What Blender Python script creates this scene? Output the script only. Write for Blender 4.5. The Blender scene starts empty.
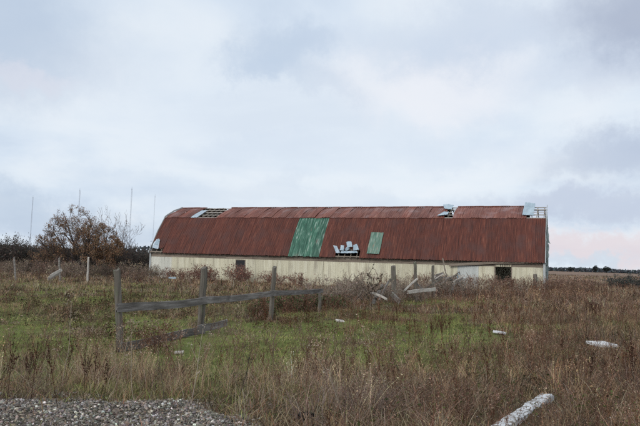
import bpy, math, random
import numpy as np
from mathutils import Vector, Matrix

random.seed(7)
RNG = np.random.default_rng(11)
S = bpy.context.scene
COL = S.collection
R = math.radians

# ------------------------------------------------------------------ camera
PITCH, ROLL, EYE = R(4.5), R(1.7), 1.65
cam_d = bpy.data.cameras.new('camera')
cam_d.lens, cam_d.sensor_width, cam_d.clip_end, cam_d.clip_start = 35, 36, 9000, 0.1
cam = bpy.data.objects.new('camera', cam_d)
COL.objects.link(cam)
CAM = Matrix.Translation((0, 0, EYE)) @ (Matrix.Rotation(R(90) + PITCH, 4, 'X') @ Matrix.Rotation(ROLL, 4, 'Z'))
cam.matrix_world = CAM
S.camera = cam
FPX = 640 * 35 / 36


def ray(px, py):
    v = CAM.to_3x3() @ Vector(((px - 320) / FPX, -(py - 213) / FPX, -1))
    return v.normalized()


# ------------------------------------------------------------------ noise / terrain
def _hash(ix, iy, s):
    n = (ix.astype(np.int64) * 374761393 + iy.astype(np.int64) * 668265263 + s * 974634777) & 0x7fffffff
    n = ((n ^ (n >> 13)) * 1274126177) & 0x7fffffff
    return ((n ^ (n >> 16)) & 0xffff) / 65535.0


def vn(x, y, s=0):
    x = np.asarray(x, float); y = np.asarray(y, float)
    ix = np.floor(x); iy = np.floor(y); fx = x - ix; fy = y - iy
    fx = fx * fx * (3 - 2 * fx); fy = fy * fy * (3 - 2 * fy)
    a = _hash(ix, iy, s); b = _hash(ix + 1, iy, s); c = _hash(ix, iy + 1, s); d = _hash(ix + 1, iy + 1, s)
    return (a * (1 - fx) + b * fx) * (1 - fy) + (c * (1 - fx) + d * fx) * fy


def fbm(x, y, s=0, o=3):
    t = 0; a = 0.5; n = 0
    for k in range(o):
        t = t + a * vn(np.asarray(x) * 2 ** k, np.asarray(y) * 2 ** k, s + k * 17); n += a; a *= .5
    return t / n


def sm(a, b, v):
    t = np.clip((np.asarray(v, float) - a) / (b - a), 0, 1)
    return t * t * (3 - 2 * t)


def gravel_mask(x, y):
    x = np.asarray(x, float); y = np.asarray(y, float)
    e = -0.55 - 0.55 * np.maximum(y - 5.6, 0) ** 1.3 + 0.9 * (fbm(x * 1.6, y * 1.6, 5, 4) - .5)
    return sm(0.30, -0.35, np.asarray(x) - e) * sm(7.55, 6.7, np.asarray(y) + .9 * (fbm(x * 1.7, y * 1.7, 8, 4) - .5))


def G(x, y):
    x = np.asarray(x, float); y = np.asarray(y, float)
    r = np.hypot(x, y)
    z = -0.42 * sm(7, 11.5, y) - 0.18 * sm(20, 45, y)
    z = z + 0.16 * (fbm(x * .45, y * .45, 1) - .5) * sm(3, 8, r) * sm(400, 100, r)
    z = z + 0.07 * (fbm(x * 1.9, y * 1.9, 2) - .5) * sm(120, 40, r)
    z = z + 0.10 * gravel_mask(x, y)
    return z


def Gs(x, y):
    return float(G(np.array([x]), np.array([y]))[0])


def at(px, py):
    """point of the ground seen at a photograph pixel"""
    d = ray(px, py); o = Vector((0, 0, EYE)); t = 2.0
    while t < 2500:
        p = o + d * t
        if p.z < Gs(p.x, p.y):
            return Vector((p.x, p.y, Gs(p.x, p.y)))
        t += max(.02, t * .002)
    return o + d * 2500


def deep(px, py, dist):
    d = ray(px, py)
    return Vector((0, 0, EYE)) + d * (dist / d.y)


# ------------------------------------------------------------------ mesh accumulator
class MB:
    def __init__(s):
        s.V, s.Q, s.T, s.C, s.n = [], [], [], [], 0

    def add(s, V, Q=None, T=None, C=(1, 1, 1)):
        V = np.asarray(V, float).reshape(-1, 3)
        s.V.append(V)
        if Q is not None and len(Q): s.Q.append(np.asarray(Q, np.int64).reshape(-1, 4) + s.n)
        if T is not None and len(T): s.T.append(np.asarray(T, np.int64).reshape(-1, 3) + s.n)
        C = np.asarray(C, float)
        if C.ndim == 1: C = np.tile(C, (len(V), 1))
        s.C.append(C); s.n += len(V)
        return s

    def arrays(s):
        V = np.concatenate(s.V)
        Q = np.concatenate(s.Q) if s.Q else np.zeros((0, 4), np.int64)
        T = np.concatenate(s.T) if s.T else np.zeros((0, 3), np.int64)
        return V, Q, T, np.concatenate(s.C)

    def build(s, name, mat, parent=None, smooth=False, origin=None):
        V, Q, T, C = s.arrays()
        if origin is not None: V = V - np.array(origin)[None, :]
        me = bpy.data.meshes.new(name)
        me.vertices.add(len(V)); me.vertices.foreach_set('co', V.astype(np.float32).ravel())
        me.loops.add(Q.size + T.size)
        me.loops.foreach_set('vertex_index', np.concatenate([Q.ravel(), T.ravel()]).astype(np.int32))
        me.polygons.add(len(Q) + len(T))
        st = np.concatenate([np.arange(len(Q)) * 4, Q.size + np.arange(len(T)) * 3])
        me.polygons.foreach_set('loop_start', st.astype(np.int32))
        try:
            me.polygons.foreach_set('loop_total', np.concatenate([np.full(len(Q), 4), np.full(len(T), 3)]).astype(np.int32))
        except Exception:
            pass
        me.polygons.foreach_set('use_smooth', np.full(len(Q) + len(T), smooth))
        me.update(calc_edges=True)
        a = me.attributes.new('tint', 'FLOAT_COLOR', 'POINT')
        a.data.foreach_set('color', np.concatenate([C, np.ones((len(C), 1))], 1).astype(np.float32).ravel())
        for m in (mat if isinstance(mat, (list, tuple)) else [mat]): me.materials.append(m)
        me.validate()
        o = bpy.data.objects.new(name, me)
        COL.objects.link(o)
        if origin is not None: o.location = origin
        if parent: o.parent = parent
        return o


def tag(o, label=None, cat=None, group=None, kind=None):
    if label: o['label'] = label
    if cat: o['category'] = cat
    if group: o['group'] = group
    if kind: o['kind'] = kind
    return o


def empty(name, loc, rz=0):
    o = bpy.data.objects.new(name, None); COL.objects.link(o)
    o.empty_display_size = .2
    o.location = loc; o.rotation_euler = (0, 0, rz)
    return o


def copy_tree(o, parent=None):
    c = o.copy(); COL.objects.link(c)
    if parent: c.parent = parent
    for ch in list(o.children): copy_tree(ch, c)
    return c


def perp(d):
    d = d / (np.linalg.norm(d, axis=-1, keepdims=True) + 1e-9)
    up = np.where(np.abs(d[..., 2:3]) < .9, np.array([0, 0, 1.]), np.array([1., 0, 0]))
    u = np.cross(d, up); u /= np.linalg.norm(u, axis=-1, keepdims=True) + 1e-9
    return u, np.cross(d, u)


def add_tubes(mb, P0, P1, R0, R1, C, sides=3):
    P0 = np.asarray(P0, float); P1 = np.asarray(P1, float); R0 = np.asarray(R0, float); R1 = np.asarray(R1, float)
    n = len(P0); u, v = perp(P1 - P0)
    a = np.arange(sides) * 2 * np.pi / sides
    ring = u[:, None, :] * np.cos(a)[None, :, None] + v[:, None, :] * np.sin(a)[None, :, None]
    V = np.concatenate([P0[:, None] + ring * R0[:, None, None], P1[:, None] + ring * R1[:, None, None]], 1)
    k = np.arange(sides); k2 = (k + 1) % sides
    q = np.stack([k, k2, k2 + sides, k + sides], 1)
    Q = (q[None] + (np.arange(n) * 2 * sides)[:, None, None]).reshape(-1, 4)
    C = np.asarray(C, float)
    if C.ndim == 2: C = np.repeat(C, 2 * sides, 0)
    mb.add(V, Q, None, C)


def add_path(mb, pts, radii, sides=6, C=(1, 1, 1), cap=True):
    pts = np.asarray(pts, float); n = len(pts)
    d = np.gradient(pts, axis=0); u, v = perp(d)
    a = np.arange(sides) * 2 * np.pi / sides + .4
    radii = np.asarray(radii, float)
    V = pts[:, None] + (u[:, None] * np.cos(a)[None, :, None] + v[:, None] * np.sin(a)[None, :, None]) * radii[:, None, None]
    Q = []
    for i in range(n - 1):
        for k in range(sides):
            k2 = (k + 1) % sides
            Q.append((i * sides + k, i * sides + k2, (i + 1) * sides + k2, (i + 1) * sides + k))
    V = V.reshape(-1, 3); T = []
    if cap:
        V = np.concatenate([V, pts[:1], pts[-1:]])
        for k in range(sides):
            k2 = (k + 1) % sides
            T.append((n * sides, k2, k)); T.append((n * sides + 1, (n - 1) * sides + k, (n - 1) * sides + k2))
    mb.add(V, Q, T, C)


def add_board(mb, p0, p1, w, t, segs=8, warp=.02, jag=.03, side=None, rng=None, C=(1, 1, 1)):
    """timber from p0 to p1, w wide (along 'side'-perpendicular up), t thick, rough worn edges"""
    rng = rng or RNG
    p0 = np.asarray(p0, float); p1 = np.asarray(p1, float); d = p1 - p0; d = d / np.linalg.norm(d)
    if side is None:
        side = np.cross(d, [0, 0, 1.]); side = side if np.linalg.norm(side) > .05 else np.array([0, 1., 0])
    side = np.asarray(side, float); side = side - d * np.dot(side, d); side /= np.linalg.norm(side)
    up = np.cross(side, d); c = min(w, t) * .12
    prof = [(-t / 2 + c, -w / 2), (t / 2 - c, -w / 2), (t / 2, -w / 2 + c), (t / 2, w / 2 - c), (t / 2 - c, w / 2), (-t / 2 + c, w / 2), (-t / 2, w / 2 - c), (-t / 2, -w / 2 + c)]
    V = []; ph = rng.random() * 6
    for i in range(segs + 1):
        f = i / segs
        ce = p0 + (p1 - p0) * f + up * warp * math.sin(f * 4 + ph) + side * warp * .5 * math.sin(f * 5 + ph * 2)
        for (a, b) in prof:
            j = rng.normal(0, 1, 3) * min(w, t) * .045
            e = d * (rng.uniform(-jag, jag) if i in (0, segs) else 0)
            V.append(ce + side * a + up * b + j + e)
    Q = []; T = []
    for i in range(segs):
        for k in range(8):
            k2 = (k + 1) % 8
            Q.append((i * 8 + k, i * 8 + k2, (i + 1) * 8 + k2, (i + 1) * 8 + k))
    V.append(np.mean(V[:8], 0)); V.append(np.mean(V[segs * 8:segs * 8 + 8], 0)); n = (segs + 1) * 8
    for k in range(8):
        k2 = (k + 1) % 8
        T.append((n, k2, k)); T.append((n + 1, segs * 8 + k, segs * 8 + k2))
    mb.add(V, Q, T, C)
    return mb


def add_box(mb, lo, hi, C=(1, 1, 1)):
    x0, y0, z0 = lo; x1, y1, z1 = hi
    V = [(x0, y0, z0), (x1, y0, z0), (x1, y1, z0), (x0, y1, z0), (x0, y0, z1), (x1, y0, z1), (x1, y1, z1), (x0, y1, z1)]
    mb.add(V, [(0, 3, 2, 1), (4, 5, 6, 7), (0, 1, 5, 4), (1, 2, 6, 5), (2, 3, 7, 6), (3, 0, 4, 7)], None, C)


def add_blades(mb, base, h, w, az, lean, C, lev=2, face=None, rng=None):
    rng = rng or RNG
    n = len(base)
    if n == 0: return
    fa = rng.random(n) * 2 * np.pi if face is None else face
    wd = np.stack([np.cos(fa), np.sin(fa), np.zeros(n)], 1)
    ld = np.stack([np.cos(az), np.sin(az), np.zeros(n)], 1)
    L = []
    for i in range(lev + 1):
        t = i / lev
        p = base + ld * (h * lean * t ** 1.8)[:, None]
        p[:, 2] += h * t * (1 - .35 * lean * t)
        ww = w * (1 - .55 * t)
        if i < lev:
            L += [p - wd * (ww / 2)[:, None], p + wd * (ww / 2)[:, None]]
        else:
            L += [p]
    V = np.stack(L, 1); m = 2 * lev + 1
    q = np.array([(2 * i, 2 * i + 1, 2 * i + 3, 2 * i + 2) for i in range(lev - 1)])
    off = (np.arange(n) * m)[:, None, None]
    Q = (q[None] + off).reshape(-1, 4) if lev > 1 else None
    T = (np.array([[2 * lev - 2, 2 * lev - 1, 2 * lev]])[None] + off).reshape(-1, 3)
    mb.add(V, Q, T, np.repeat(C, m, 0))


def add_flakes(mb, P, size, C, rng=None, flat=1.0, long=1.5):
    """small leaf faces at points P, random orientation"""
    rng = rng or RNG
    n = len(P)
    if n == 0: return
    a = rng.normal(size=(n, 3)); a[:, 2] *= flat; a /= np.linalg.norm(a, axis=1, keepdims=True)
    b = rng.normal(size=(n, 3)); b = np.cross(a, b); b /= np.linalg.norm(b, axis=1, keepdims=True)
    s = (np.asarray(size) * np.ones(n))[:, None]
    V = np.stack([P - a * s * .5 * long, P + b * s * .4, P + a * s * .5 * long, P - b * s * .4], 1)
    Q = np.arange(n * 4).reshape(-1, 4)
    C = np.asarray(C, float)
    mb.add(V, Q, None, np.repeat(C, 4, 0) if C.ndim == 2 else C)


def pick(cols, n, rng=None, jit=.18):
    rng = rng or RNG
    cols = np.array(cols)
    c = cols[rng.integers(0, len(cols), n)]
    return np.clip(c * np.exp(rng.normal(0, jit, (n, 1))) * np.exp(rng.normal(0, .06, (n, 3))), .004, .9)


def add_instances(mb, proto, pos, ang, sc, tilt, taz, mul):
    V, Q, T, C = proto
    n = len(pos)
    if n == 0: return
    ca, sa = np.cos(ang), np.sin(ang)
    X = V[None, :, 0] * ca[:, None] - V[None, :, 1] * sa[:, None]
    Y = V[None, :, 0] * sa[:, None] + V[None, :, 1] * ca[:, None]
    Z = np.repeat(V[None, :, 2], n, 0)
    X = X + Z * (np.sin(tilt) * np.cos(taz))[:, None]
    Y = Y + Z * (np.sin(tilt) * np.sin(taz))[:, None]
    Z = Z * np.cos(tilt)[:, None]
    W = np.stack([X, Y, Z], 2) * sc[:, None, None] + pos[:, None, :]
    off = (np.arange(n) * len(V))[:, None, None]
    mb.add(W, (Q[None] + off).reshape(-1, 4) if len(Q) else None, (T[None] + off).reshape(-1, 3) if len(T) else None,
           np.clip((C[None] * mul[:, None, :]).reshape(-1, 3), 0, .9))


# ------------------------------------------------------------------ materials
def new_mat(name):
    m = bpy.data.materials.new(name); m.use_nodes = True
    nt = m.node_tree
    return m, nt, nt.nodes['Principled BSDF']


def N(nt, typ, **kw):
    n = nt.nodes.new(typ)
    for k, v in kw.items():
        if k == 'inp':
            for a, b in v.items(): n.inputs[a].default_value = b
        else:
            setattr(n, k, v)
    return n


def ramp(nt, stops, src):
    r = N(nt, 'ShaderNodeValToRGB')
    e = r.color_ramp.elements
    while len(e) < len(stops): e.new(.5)
    for i, (p, c) in enumerate(stops):
        e[i].position = p; e[i].color = (*c, 1) if len(c) == 3 else c
    nt.links.new(src, r.inputs['Fac'])
    return r.outputs['Color']


def mix(nt, fac, a, b, mode='MIX'):
    m = N(nt, 'ShaderNodeMix', data_type='RGBA', blend_type=mode)
    for s, v in ((m.inputs[0], fac), (m.inputs[6], a), (m.inputs[7], b)):
        if hasattr(v, 'default_value') or hasattr(v, 'is_linked'): nt.links.new(v, s)
        elif isinstance(v, (int, float)): s.default_value = v if s == m.inputs[0] else (v, v, v, 1)
        else: s.default_value = (*v, 1) if len(v) == 3 else v
    return m.outputs[2]


def noise(nt, scale, vec=None, stretch=(1, 1, 1), detail=4, rough=.55, coord='Object'):
    tc = N(nt, 'ShaderNodeTexCoord'); mp = N(nt, 'ShaderNodeMapping')
    mp.inputs['Scale'].default_value = stretch
    nt.links.new(vec or tc.outputs[coord], mp.inputs['Vector'])
    n = N(nt, 'ShaderNodeTexNoise', inp={'Scale': scale, 'Detail': detail, 'Roughness': rough})
    nt.links.new(mp.outputs[0], n.inputs['Vector'])
    return n.outputs['Fac']


def plant_mat(name, transl=.25, var=.0, rough=.85):
    m, nt, b = new_mat(name)
    a = N(nt, 'ShaderNodeAttribute', attribute_name='tint')
    b.inputs['Roughness'].default_value = rough
    b.inputs['Specular IOR Level'].default_value = .15
    c = a.outputs['Color']
    nt.links.new(c, b.inputs['Base Color'])
    if transl:
        t = N(nt, 'ShaderNodeBsdfTranslucent'); nt.links.new(c, t.inputs['Color'])
        ms = N(nt, 'ShaderNodeMixShader', inp={'Fac': transl})
        nt.links.new(b.outputs[0], ms.inputs[1]); nt.links.new(t.outputs[0], ms.inputs[2])
        nt.links.new(ms.outputs[0], nt.nodes['Material Output'].inputs['Surface'])
    return m


def surf_mat(name, stops, scale, stretch=(1, 1, 1), rough=.8, bump=.0, bscale=None, spec=.3, second=None, rnd=0.0, metal=0, tint=False, detail=5):
    m, nt, b = new_mat(name)
    f = noise(nt, scale, stretch=stretch, detail=detail)
    c = ramp(nt, stops, f)
    if second:
        sscale, sstretch, lo, hi, scol = second
        g = noise(nt, sscale, stretch=sstretch, detail=6)
        k = N(nt, 'ShaderNodeMapRange', inp={1: lo, 2: hi}); nt.links.new(g, k.inputs[0])
        c = mix(nt, k.outputs[0], c, scol)
    if rnd:
        oi = N(nt, 'ShaderNodeObjectInfo')
        mr = N(nt, 'ShaderNodeMapRange', inp={1: 0, 2: 1, 3: 1 - rnd, 4: 1 + rnd}); nt.links.new(oi.outputs['Random'], mr.inputs[0])
        cb = N(nt, 'ShaderNodeCombineColor')
        for i in range(3): nt.links.new(mr.outputs[0], cb.inputs[i])
        c = mix(nt, 1.0, c, cb.outputs[0], 'MULTIPLY')
    if tint:
        a = N(nt, 'ShaderNodeAttribute', attribute_name='tint')
        c = mix(nt, 1.0, c, a.outputs['Color'], 'MULTIPLY')
    nt.links.new(c, b.inputs['Base Color'])
    b.inputs['Roughness'].default_value = rough; b.inputs['Specular IOR Level'].default_value = spec; b.inputs['Metallic'].default_value = metal
    if bump:
        h = noise(nt, bscale or scale, stretch=stretch, detail=6)
        bp = N(nt, 'ShaderNodeBump', inp={'Strength': bump, 'Distance': .02}); nt.links.new(h, bp.inputs['Height'])
        nt.links.new(bp.outputs[0], b.inputs['Normal'])
    return m


M = {}
M['plant'] = plant_mat('dry_plant')
M['bark'] = plant_mat('twig_bark', transl=0)
M['stone'] = surf_mat('gravel_stone', [(.3, (.6, .6, .6)), (.7, (1.1, 1.1, 1.1))], 60, rough=.9, tint=True, bump=.4)
# rust sheets: streaks run down the slope (barn-local z is vertical)
M['rust'] = surf_mat('rusted_sheet', [(.24, (.034, .012, .009)), (.42, (.068, .020, .013)), (.56, (.100, .028, .017)), (.70, (.155, .056, .034)), (.84, (.22, .12, .09))], 3.6,
                     stretch=(3.2, .22, .22), rough=.65, bump=.25, bscale=9, spec=.25, second=(.8, (1, .8, .8), .48, .72, (.075, .032, .026)), rnd=.12, detail=8)
M['rust_faded_sheen'] = surf_mat('faded_sheen_rusted_sheet', [(.22, (.075, .022, .014)), (.5, (.145, .044, .027)), (.66, (.20, .085, .06)), (.8, (.26, .15, .125))], 3.0,
                           stretch=(2.6, .2, .2), rough=.55, bump=.2, bscale=9, spec=.35, second=(.9, (1, .6, .6), .5, .75, (.22, .14, .13)), rnd=.22)  # faded rust greyed further: sky reflection on the upper slope put into colour
M['green_sheet'] = surf_mat('green_painted_sheet', [(.30, (.014, .055, .034)), (.46, (.024, .088, .054)), (.56, (.055, .135, .090)), (.70, (.27, .33, .28))], 3.4,
                            stretch=(2.0, .28, .28), rough=.5, spec=.35, second=(2.2, (2.2, .4, .4), .62, .70, (.11, .10, .075)), rnd=.2)
M['pale_green'] = surf_mat('weathered_green_sheet', [(.3, (.05, .105, .075)), (.55, (.11, .18, .135)), (.75, (.27, .29, .24))], 2.6,
                           stretch=(3, .5, .5), rough=.5, second=(2, (2, .5, .5), .58, .7, (.22, .15, .10)))
M['white_sheet'] = surf_mat('pale_sheet', [(.3, (.24, .30, .34)), (.6, (.34, .41, .45)), (.8, (.46, .52, .55))], 2.0, stretch=(1, .5, .5), rough=.5,
                            second=(2.5, (1, 1, 1), .62, .75, (.33, .30, .28)))
M['grey_sheet'] = surf_mat('grey_zinc_sheet', [(.3, (.25, .30, .34)), (.7, (.42, .47, .50))], 2.0, stretch=(2, .5, .5), rough=.45, rnd=.1)
M['cream'] = surf_mat('cream_siding', [(.25, (.43, .39, .275)), (.5, (.54, .50, .37)), (.8, (.61, .575, .45))], 1.3, stretch=(2.5, 1, .2), rough=.6, spec=.3,
                      second=(1.1, (2.2, 1, .35), .52, .75, (.31, .27, .20)), rnd=.07)
M['cream_pale'] = surf_mat('bluish_pale_siding', [(.25, (.40, .41, .38)), (.7, (.52, .53, .50))], 1.3, stretch=(2.5, 1, .2), rough=.6, rnd=.05)
M['cream_grey'] = surf_mat('greyed_siding', [(.25, (.44, .43, .37)), (.7, (.60, .58, .50))], 1.3, stretch=(2.5, 1, .2), rough=.6, rnd=.06)
M['barn_wood'] = surf_mat('weathered_brown_board', [(.3, (.12, .09, .068)), (.6, (.22, .18, .14)), (.8, (.32, .275, .22))], 3, stretch=(.25, 3, 3), rough=.85, rnd=.2)
M['wood'] = surf_mat('weathered_grey_wood', [(.25, (.075, .064, .055)), (.5, (.155, .138, .122)), (.75, (.27, .25, .23))], 9, stretch=(1, 1, 1), rough=.9, bump=.5,
                     bscale=40, second=(3, (1, 1, 1), .55, .72, (.10, .10, .065)), rnd=.12)
M['post_wood'] = surf_mat('mossy_post_wood', [(.25, (.045, .038, .030)), (.5, (.10, .086, .070)), (.75, (.19, .168, .142))], 12, stretch=(1, 1, .09), rough=.9, bump=.6,
                          bscale=30, second=(5, (1, 1, .5), .56, .72, (.085, .10, .055)), rnd=.15)
M['rail_wood'] = surf_mat('grey_plank_wood', [(.25, (.06, .051, .045)), (.5, (.14, .124, .113)), (.75, (.27, .245, .23))], 7, stretch=(.45, .12, 2.2), rough=.9, bump=.6,
                          bscale=22, second=(2.2, (.5, .5, 1), .56, .72, (.065, .056, .05)), rnd=.15)
M['pale_wood'] = surf_mat('bleached_wood', [(.25, (.27, .24, .205)), (.7, (.47, .43, .38))], 9, stretch=(1, 1, .3), rough=.9, bump=.4, rnd=.12)
M['dark'] = surf_mat('dark_interior', [(.3, (.02, .017, .015)), (.7, (.04, .034, .03))], 3, rough=.9)
M['trim'] = surf_mat('white_trim', [(.3, (.28, .29, .28)), (.7, (.46, .47, .46))], 2, stretch=(1, 1, .3), rough=.6, second=(3, (1, 1, .4), .6, .75, (.3, .27, .24)))
M['paint_log'] = surf_mat('flaking_white_paint', [(.3, (.46, .46, .46)), (.7, (.66, .66, .66))], 5, rough=.75, bump=1, bscale=25, second=(16, (1, 1, 1), .50, .60, (.17, .145, .12)))
M['concrete'] = surf_mat('white_slab', [(.3, (.42, .41, .40)), (.7, (.64, .63, .62))], 6, rough=.8, bump=.5, bscale=30, second=(6, (1, 1, 1), .54, .68, (.2, .17, .145)))
M['mast'] = surf_mat('grey_mast_steel', [(.3, (.24, .26, .30)), (.7, (.34, .36, .40))], .2, rough=.5)
M['gable'] = surf_mat('grey_green_plank', [(.3, (.13, .16, .15)), (.7, (.27, .31, .29))], 2, stretch=(1, 3, .3), rough=.8)
m, nt, b = new_mat('dusty_glass')
b.inputs['Base Color'].default_value = (.02, .02, .022, 1); b.inputs['Roughness'].default_value = .5; b.inputs['Specular IOR Level'].default_value = .2
M['glass'] = m

# ------------------------------------------------------------------ zones
BA = R(21.5)
B0 = Vector((-17.75, 66.0, -0.62))
BL = 39.2
BD = 11.0
BX = Vector((math.cos(BA), -math.sin(BA), 0)); BY = Vector((math.sin(BA), math.cos(BA), 0))
BM = Matrix.Translation(B0) @ Matrix.Rotation(-BA, 4, 'Z')


def barn_uv(x, y):
    dx = x - B0.x; dy = y - B0.y
    return dx * BX.x + dy * BX.y, dx * BY.x + dy * BY.y


def in_barn(x, y, m=.0):
    u, v = barn_uv(x, y)
    return (u > -m) & (u < BL + m) & (v > -m) & (v < BD + m)


def blob(x, y, cx, cy, rx, ry):
    return np.exp(-((x - cx) / rx) ** 2 - ((y - cy) / ry) ** 2)


def green(x, y):
    g = 1.0 * blob(x, y, -1.2, 17.0, 4.4, 4.2) + .8 * blob(x, y, 1.8, 23, 4.2, 5) + 1.1 * blob(x, y, -6.5, 14, 5, 6) + .4 * blob(x, y, -1.0, 12, 3, 2.5) + .9 * blob(x, y, 7.5, 37, 4.5, 5) \
        + .75 * blob(x, y, -12, 30, 8, 10) + .55 * blob(x, y, -2.0, 10.6, 2.8, 2.2) + .5 * blob(x, y, 4.6, 22, 3, 6) + .4 * blob(x, y, 12, 24, 5, 4) + .5 * blob(x, y, -5, 9.8, 2.6, 2.5) + .35 * blob(x, y, -19, 45, 9, 9)
    n = fbm(np.asarray(x) * .8, np.asarray(y) * .5, 31, 4)
    return np.clip(g * np.clip((n - .24) * 3.4, .08, 1.4), 0, 1)


def weedy(x, y):
    """how much tall dead weed stands here"""
    x = np.asarray(x); y = np.asarray(y)
    w = .35 + .75 * sm(1.2, 4.5, x - .06 * y) + .7 * blob(x, y, 0.6, 9.6, 1.9, 2.6) + .6 * blob(x, y, -2.6, 8.6, 2.2, 1.1) + .5 * sm(44, 54, y) + .6 * blob(x, y, -9, 12, 3, 3)
    w = w * (.35 + 1.3 * fbm(x * .5, y * .5, 47))
    return np.clip(w * (1 - .85 * green(x, y)), 0.02, 1.4)


# ------------------------------------------------------------------ ground sheet
def axis(lo, hi, step, far):
    a = list(np.arange(lo, hi + 1e-6, step)); s = step; v = a[-1]; o = []
    while v < far:
        s *= 1.16; v += s; o.append(v)
    s = step; v = a[0]; p = []
    while v > -far:
        s *= 1.16; v -= s; p.append(v)
    return np.array(p[::-1] + a + o)


gx = axis(-16, 16, .2, 6000); gy = axis(3, 36, .2, 6000)
XX, YY = np.meshgrid(gx, gy)
ZZ = G(XX.ravel(), YY.ravel())
nx, ny = len(gx), len(gy)
ii, jj = np.meshgrid(np.arange(nx - 1), np.arange(ny - 1))
q = (jj * nx + ii).ravel()
gq = np.stack([q, q + 1, q + 1 + nx, q + nx], 1)
gr = green(XX.ravel(), YY.ravel())[:, None]; gm = gravel_mask(XX.ravel(), YY.ravel())[:, None]
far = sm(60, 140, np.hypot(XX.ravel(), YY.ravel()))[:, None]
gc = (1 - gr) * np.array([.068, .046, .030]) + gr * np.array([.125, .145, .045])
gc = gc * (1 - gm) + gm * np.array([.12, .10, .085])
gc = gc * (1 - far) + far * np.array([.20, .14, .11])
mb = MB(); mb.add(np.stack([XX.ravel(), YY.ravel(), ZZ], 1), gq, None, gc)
m, nt, b = new_mat('field_soil')
a = N(nt, 'ShaderNodeAttribute', attribute_name='tint')
f1 = ramp(nt, [(.3, (.55, .55, .55)), (.7, (1.35, 1.3, 1.25))], noise(nt, 2.2, detail=8, rough=.7))
f2 = ramp(nt, [(.35, (.75, .8, .75)), (.65, (1.2, 1.15, 1.1))], noise(nt, .09, stretch=(.4, 1.2, 1), detail=6))
c = mix(nt, 1, mix(nt, 1, a.outputs['Color'], f1, 'MULTIPLY'), f2, 'MULTIPLY')
nt.links.new(c, b.inputs['Base Color']); b.inputs['Roughness'].default_value = .95; b.inputs['Specular IOR Level'].default_value = .1
bp = N(nt, 'ShaderNodeBump', inp={'Strength': .7, 'Distance': .08}); nt.links.new(noise(nt, 5, detail=8, rough=.7), bp.inputs['Height'])
nt.links.new(bp.outputs[0], b.inputs['Normal'])
tag(mb.build('ground', m, smooth=True), 'rough weedy field of brown dry grass with green patches', 'ground', kind='structure')

# ------------------------------------------------------------------ grass and weeds (stuff)
STRAW = [(.38, .30, .175), (.30, .22, .125), (.44, .36, .23), (.25, .18, .105), (.34, .25, .155)]
BROWN = [(.19, .112, .066), (.25, .15, .09), (.125, .072, .045), (.29, .195, .125), (.235, .122, .07)]
MAUVE = [(.33, .25, .205), (.27, .185, .148), (.40, .315, .26), (.21, .14, .11)]
DARK = [(.05, .034, .023), (.065, .045, .028), (.042, .040, .022), (.08, .048, .032)]
GREEN = [(.185, .235, .062), (.245, .285, .08), (.14, .19, .05), (.31, .31, .105), (.26, .255, .09)]
OLIVE = [(.21, .205, .08), (.27, .25, .11), (.15, .15, .06), (.32, .27, .135)]
PALS = [np.array(p) for p in (STRAW, BROWN, MAUVE, DARK, GREEN, OLIVE)]


def seg_dist(x, y, a, b):
    ax, ay, bx, by = a[0], a[1], b[0], b[1]
    t = np.clip(((x - ax) * (bx - ax) + (y - ay) * (by - ay)) / ((bx - ax) ** 2 + (by - ay) ** 2), 0, 1)
    return np.hypot(x - ax - t * (bx - ax), y - ay - t * (by - ay))


CLEAR = [(at(549, 402.5), at(500, 431), .34), (at(602, 350), at(602, 346), .8), (at(499, 340), at(499, 335), .5), (at(340, 326), at(340, 322), .5), (at(179, 360), at(179, 354), .4),
         (at(126, 362), at(215, 338), .6), (at(126, 352), at(215, 331), .5), (Vector((7.2, 43, 0)), Vector((10.5, 44.5, 0)), 2.0), (deep(376, 300, 30.5), deep(428, 292, 34.5), 1.3), (deep(405, 292, 34), deep(437, 290, 36), .9), (deep(372, 300, 31), deep(384, 300, 32), .9)]


def low(x, y):
    """1 in open field, small where grass is trodden flat round lying things"""
    f = np.ones(len(x))
    for a, b, r in CLEAR: f = np.minimum(f, .36 + .64 * sm(r * .7, r * 1.5, seg_dist(x, y, a, b)))
    return f


def scatter(n, d0, d1, rng, wide=.60, pad=2.0):
    y = rng.uniform(d0, d1, n * 2)
    keep = rng.random(n * 2) < (wide * y + pad) / (wide * d1 + pad)
    y = y[keep][:n]
    x = rng.uniform(-1, 1, len(y)) * (wide * y + pad)
    k = ~in_barn(x, y, .05)
    x, y = x[k], y[k]
    return x, y


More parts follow.
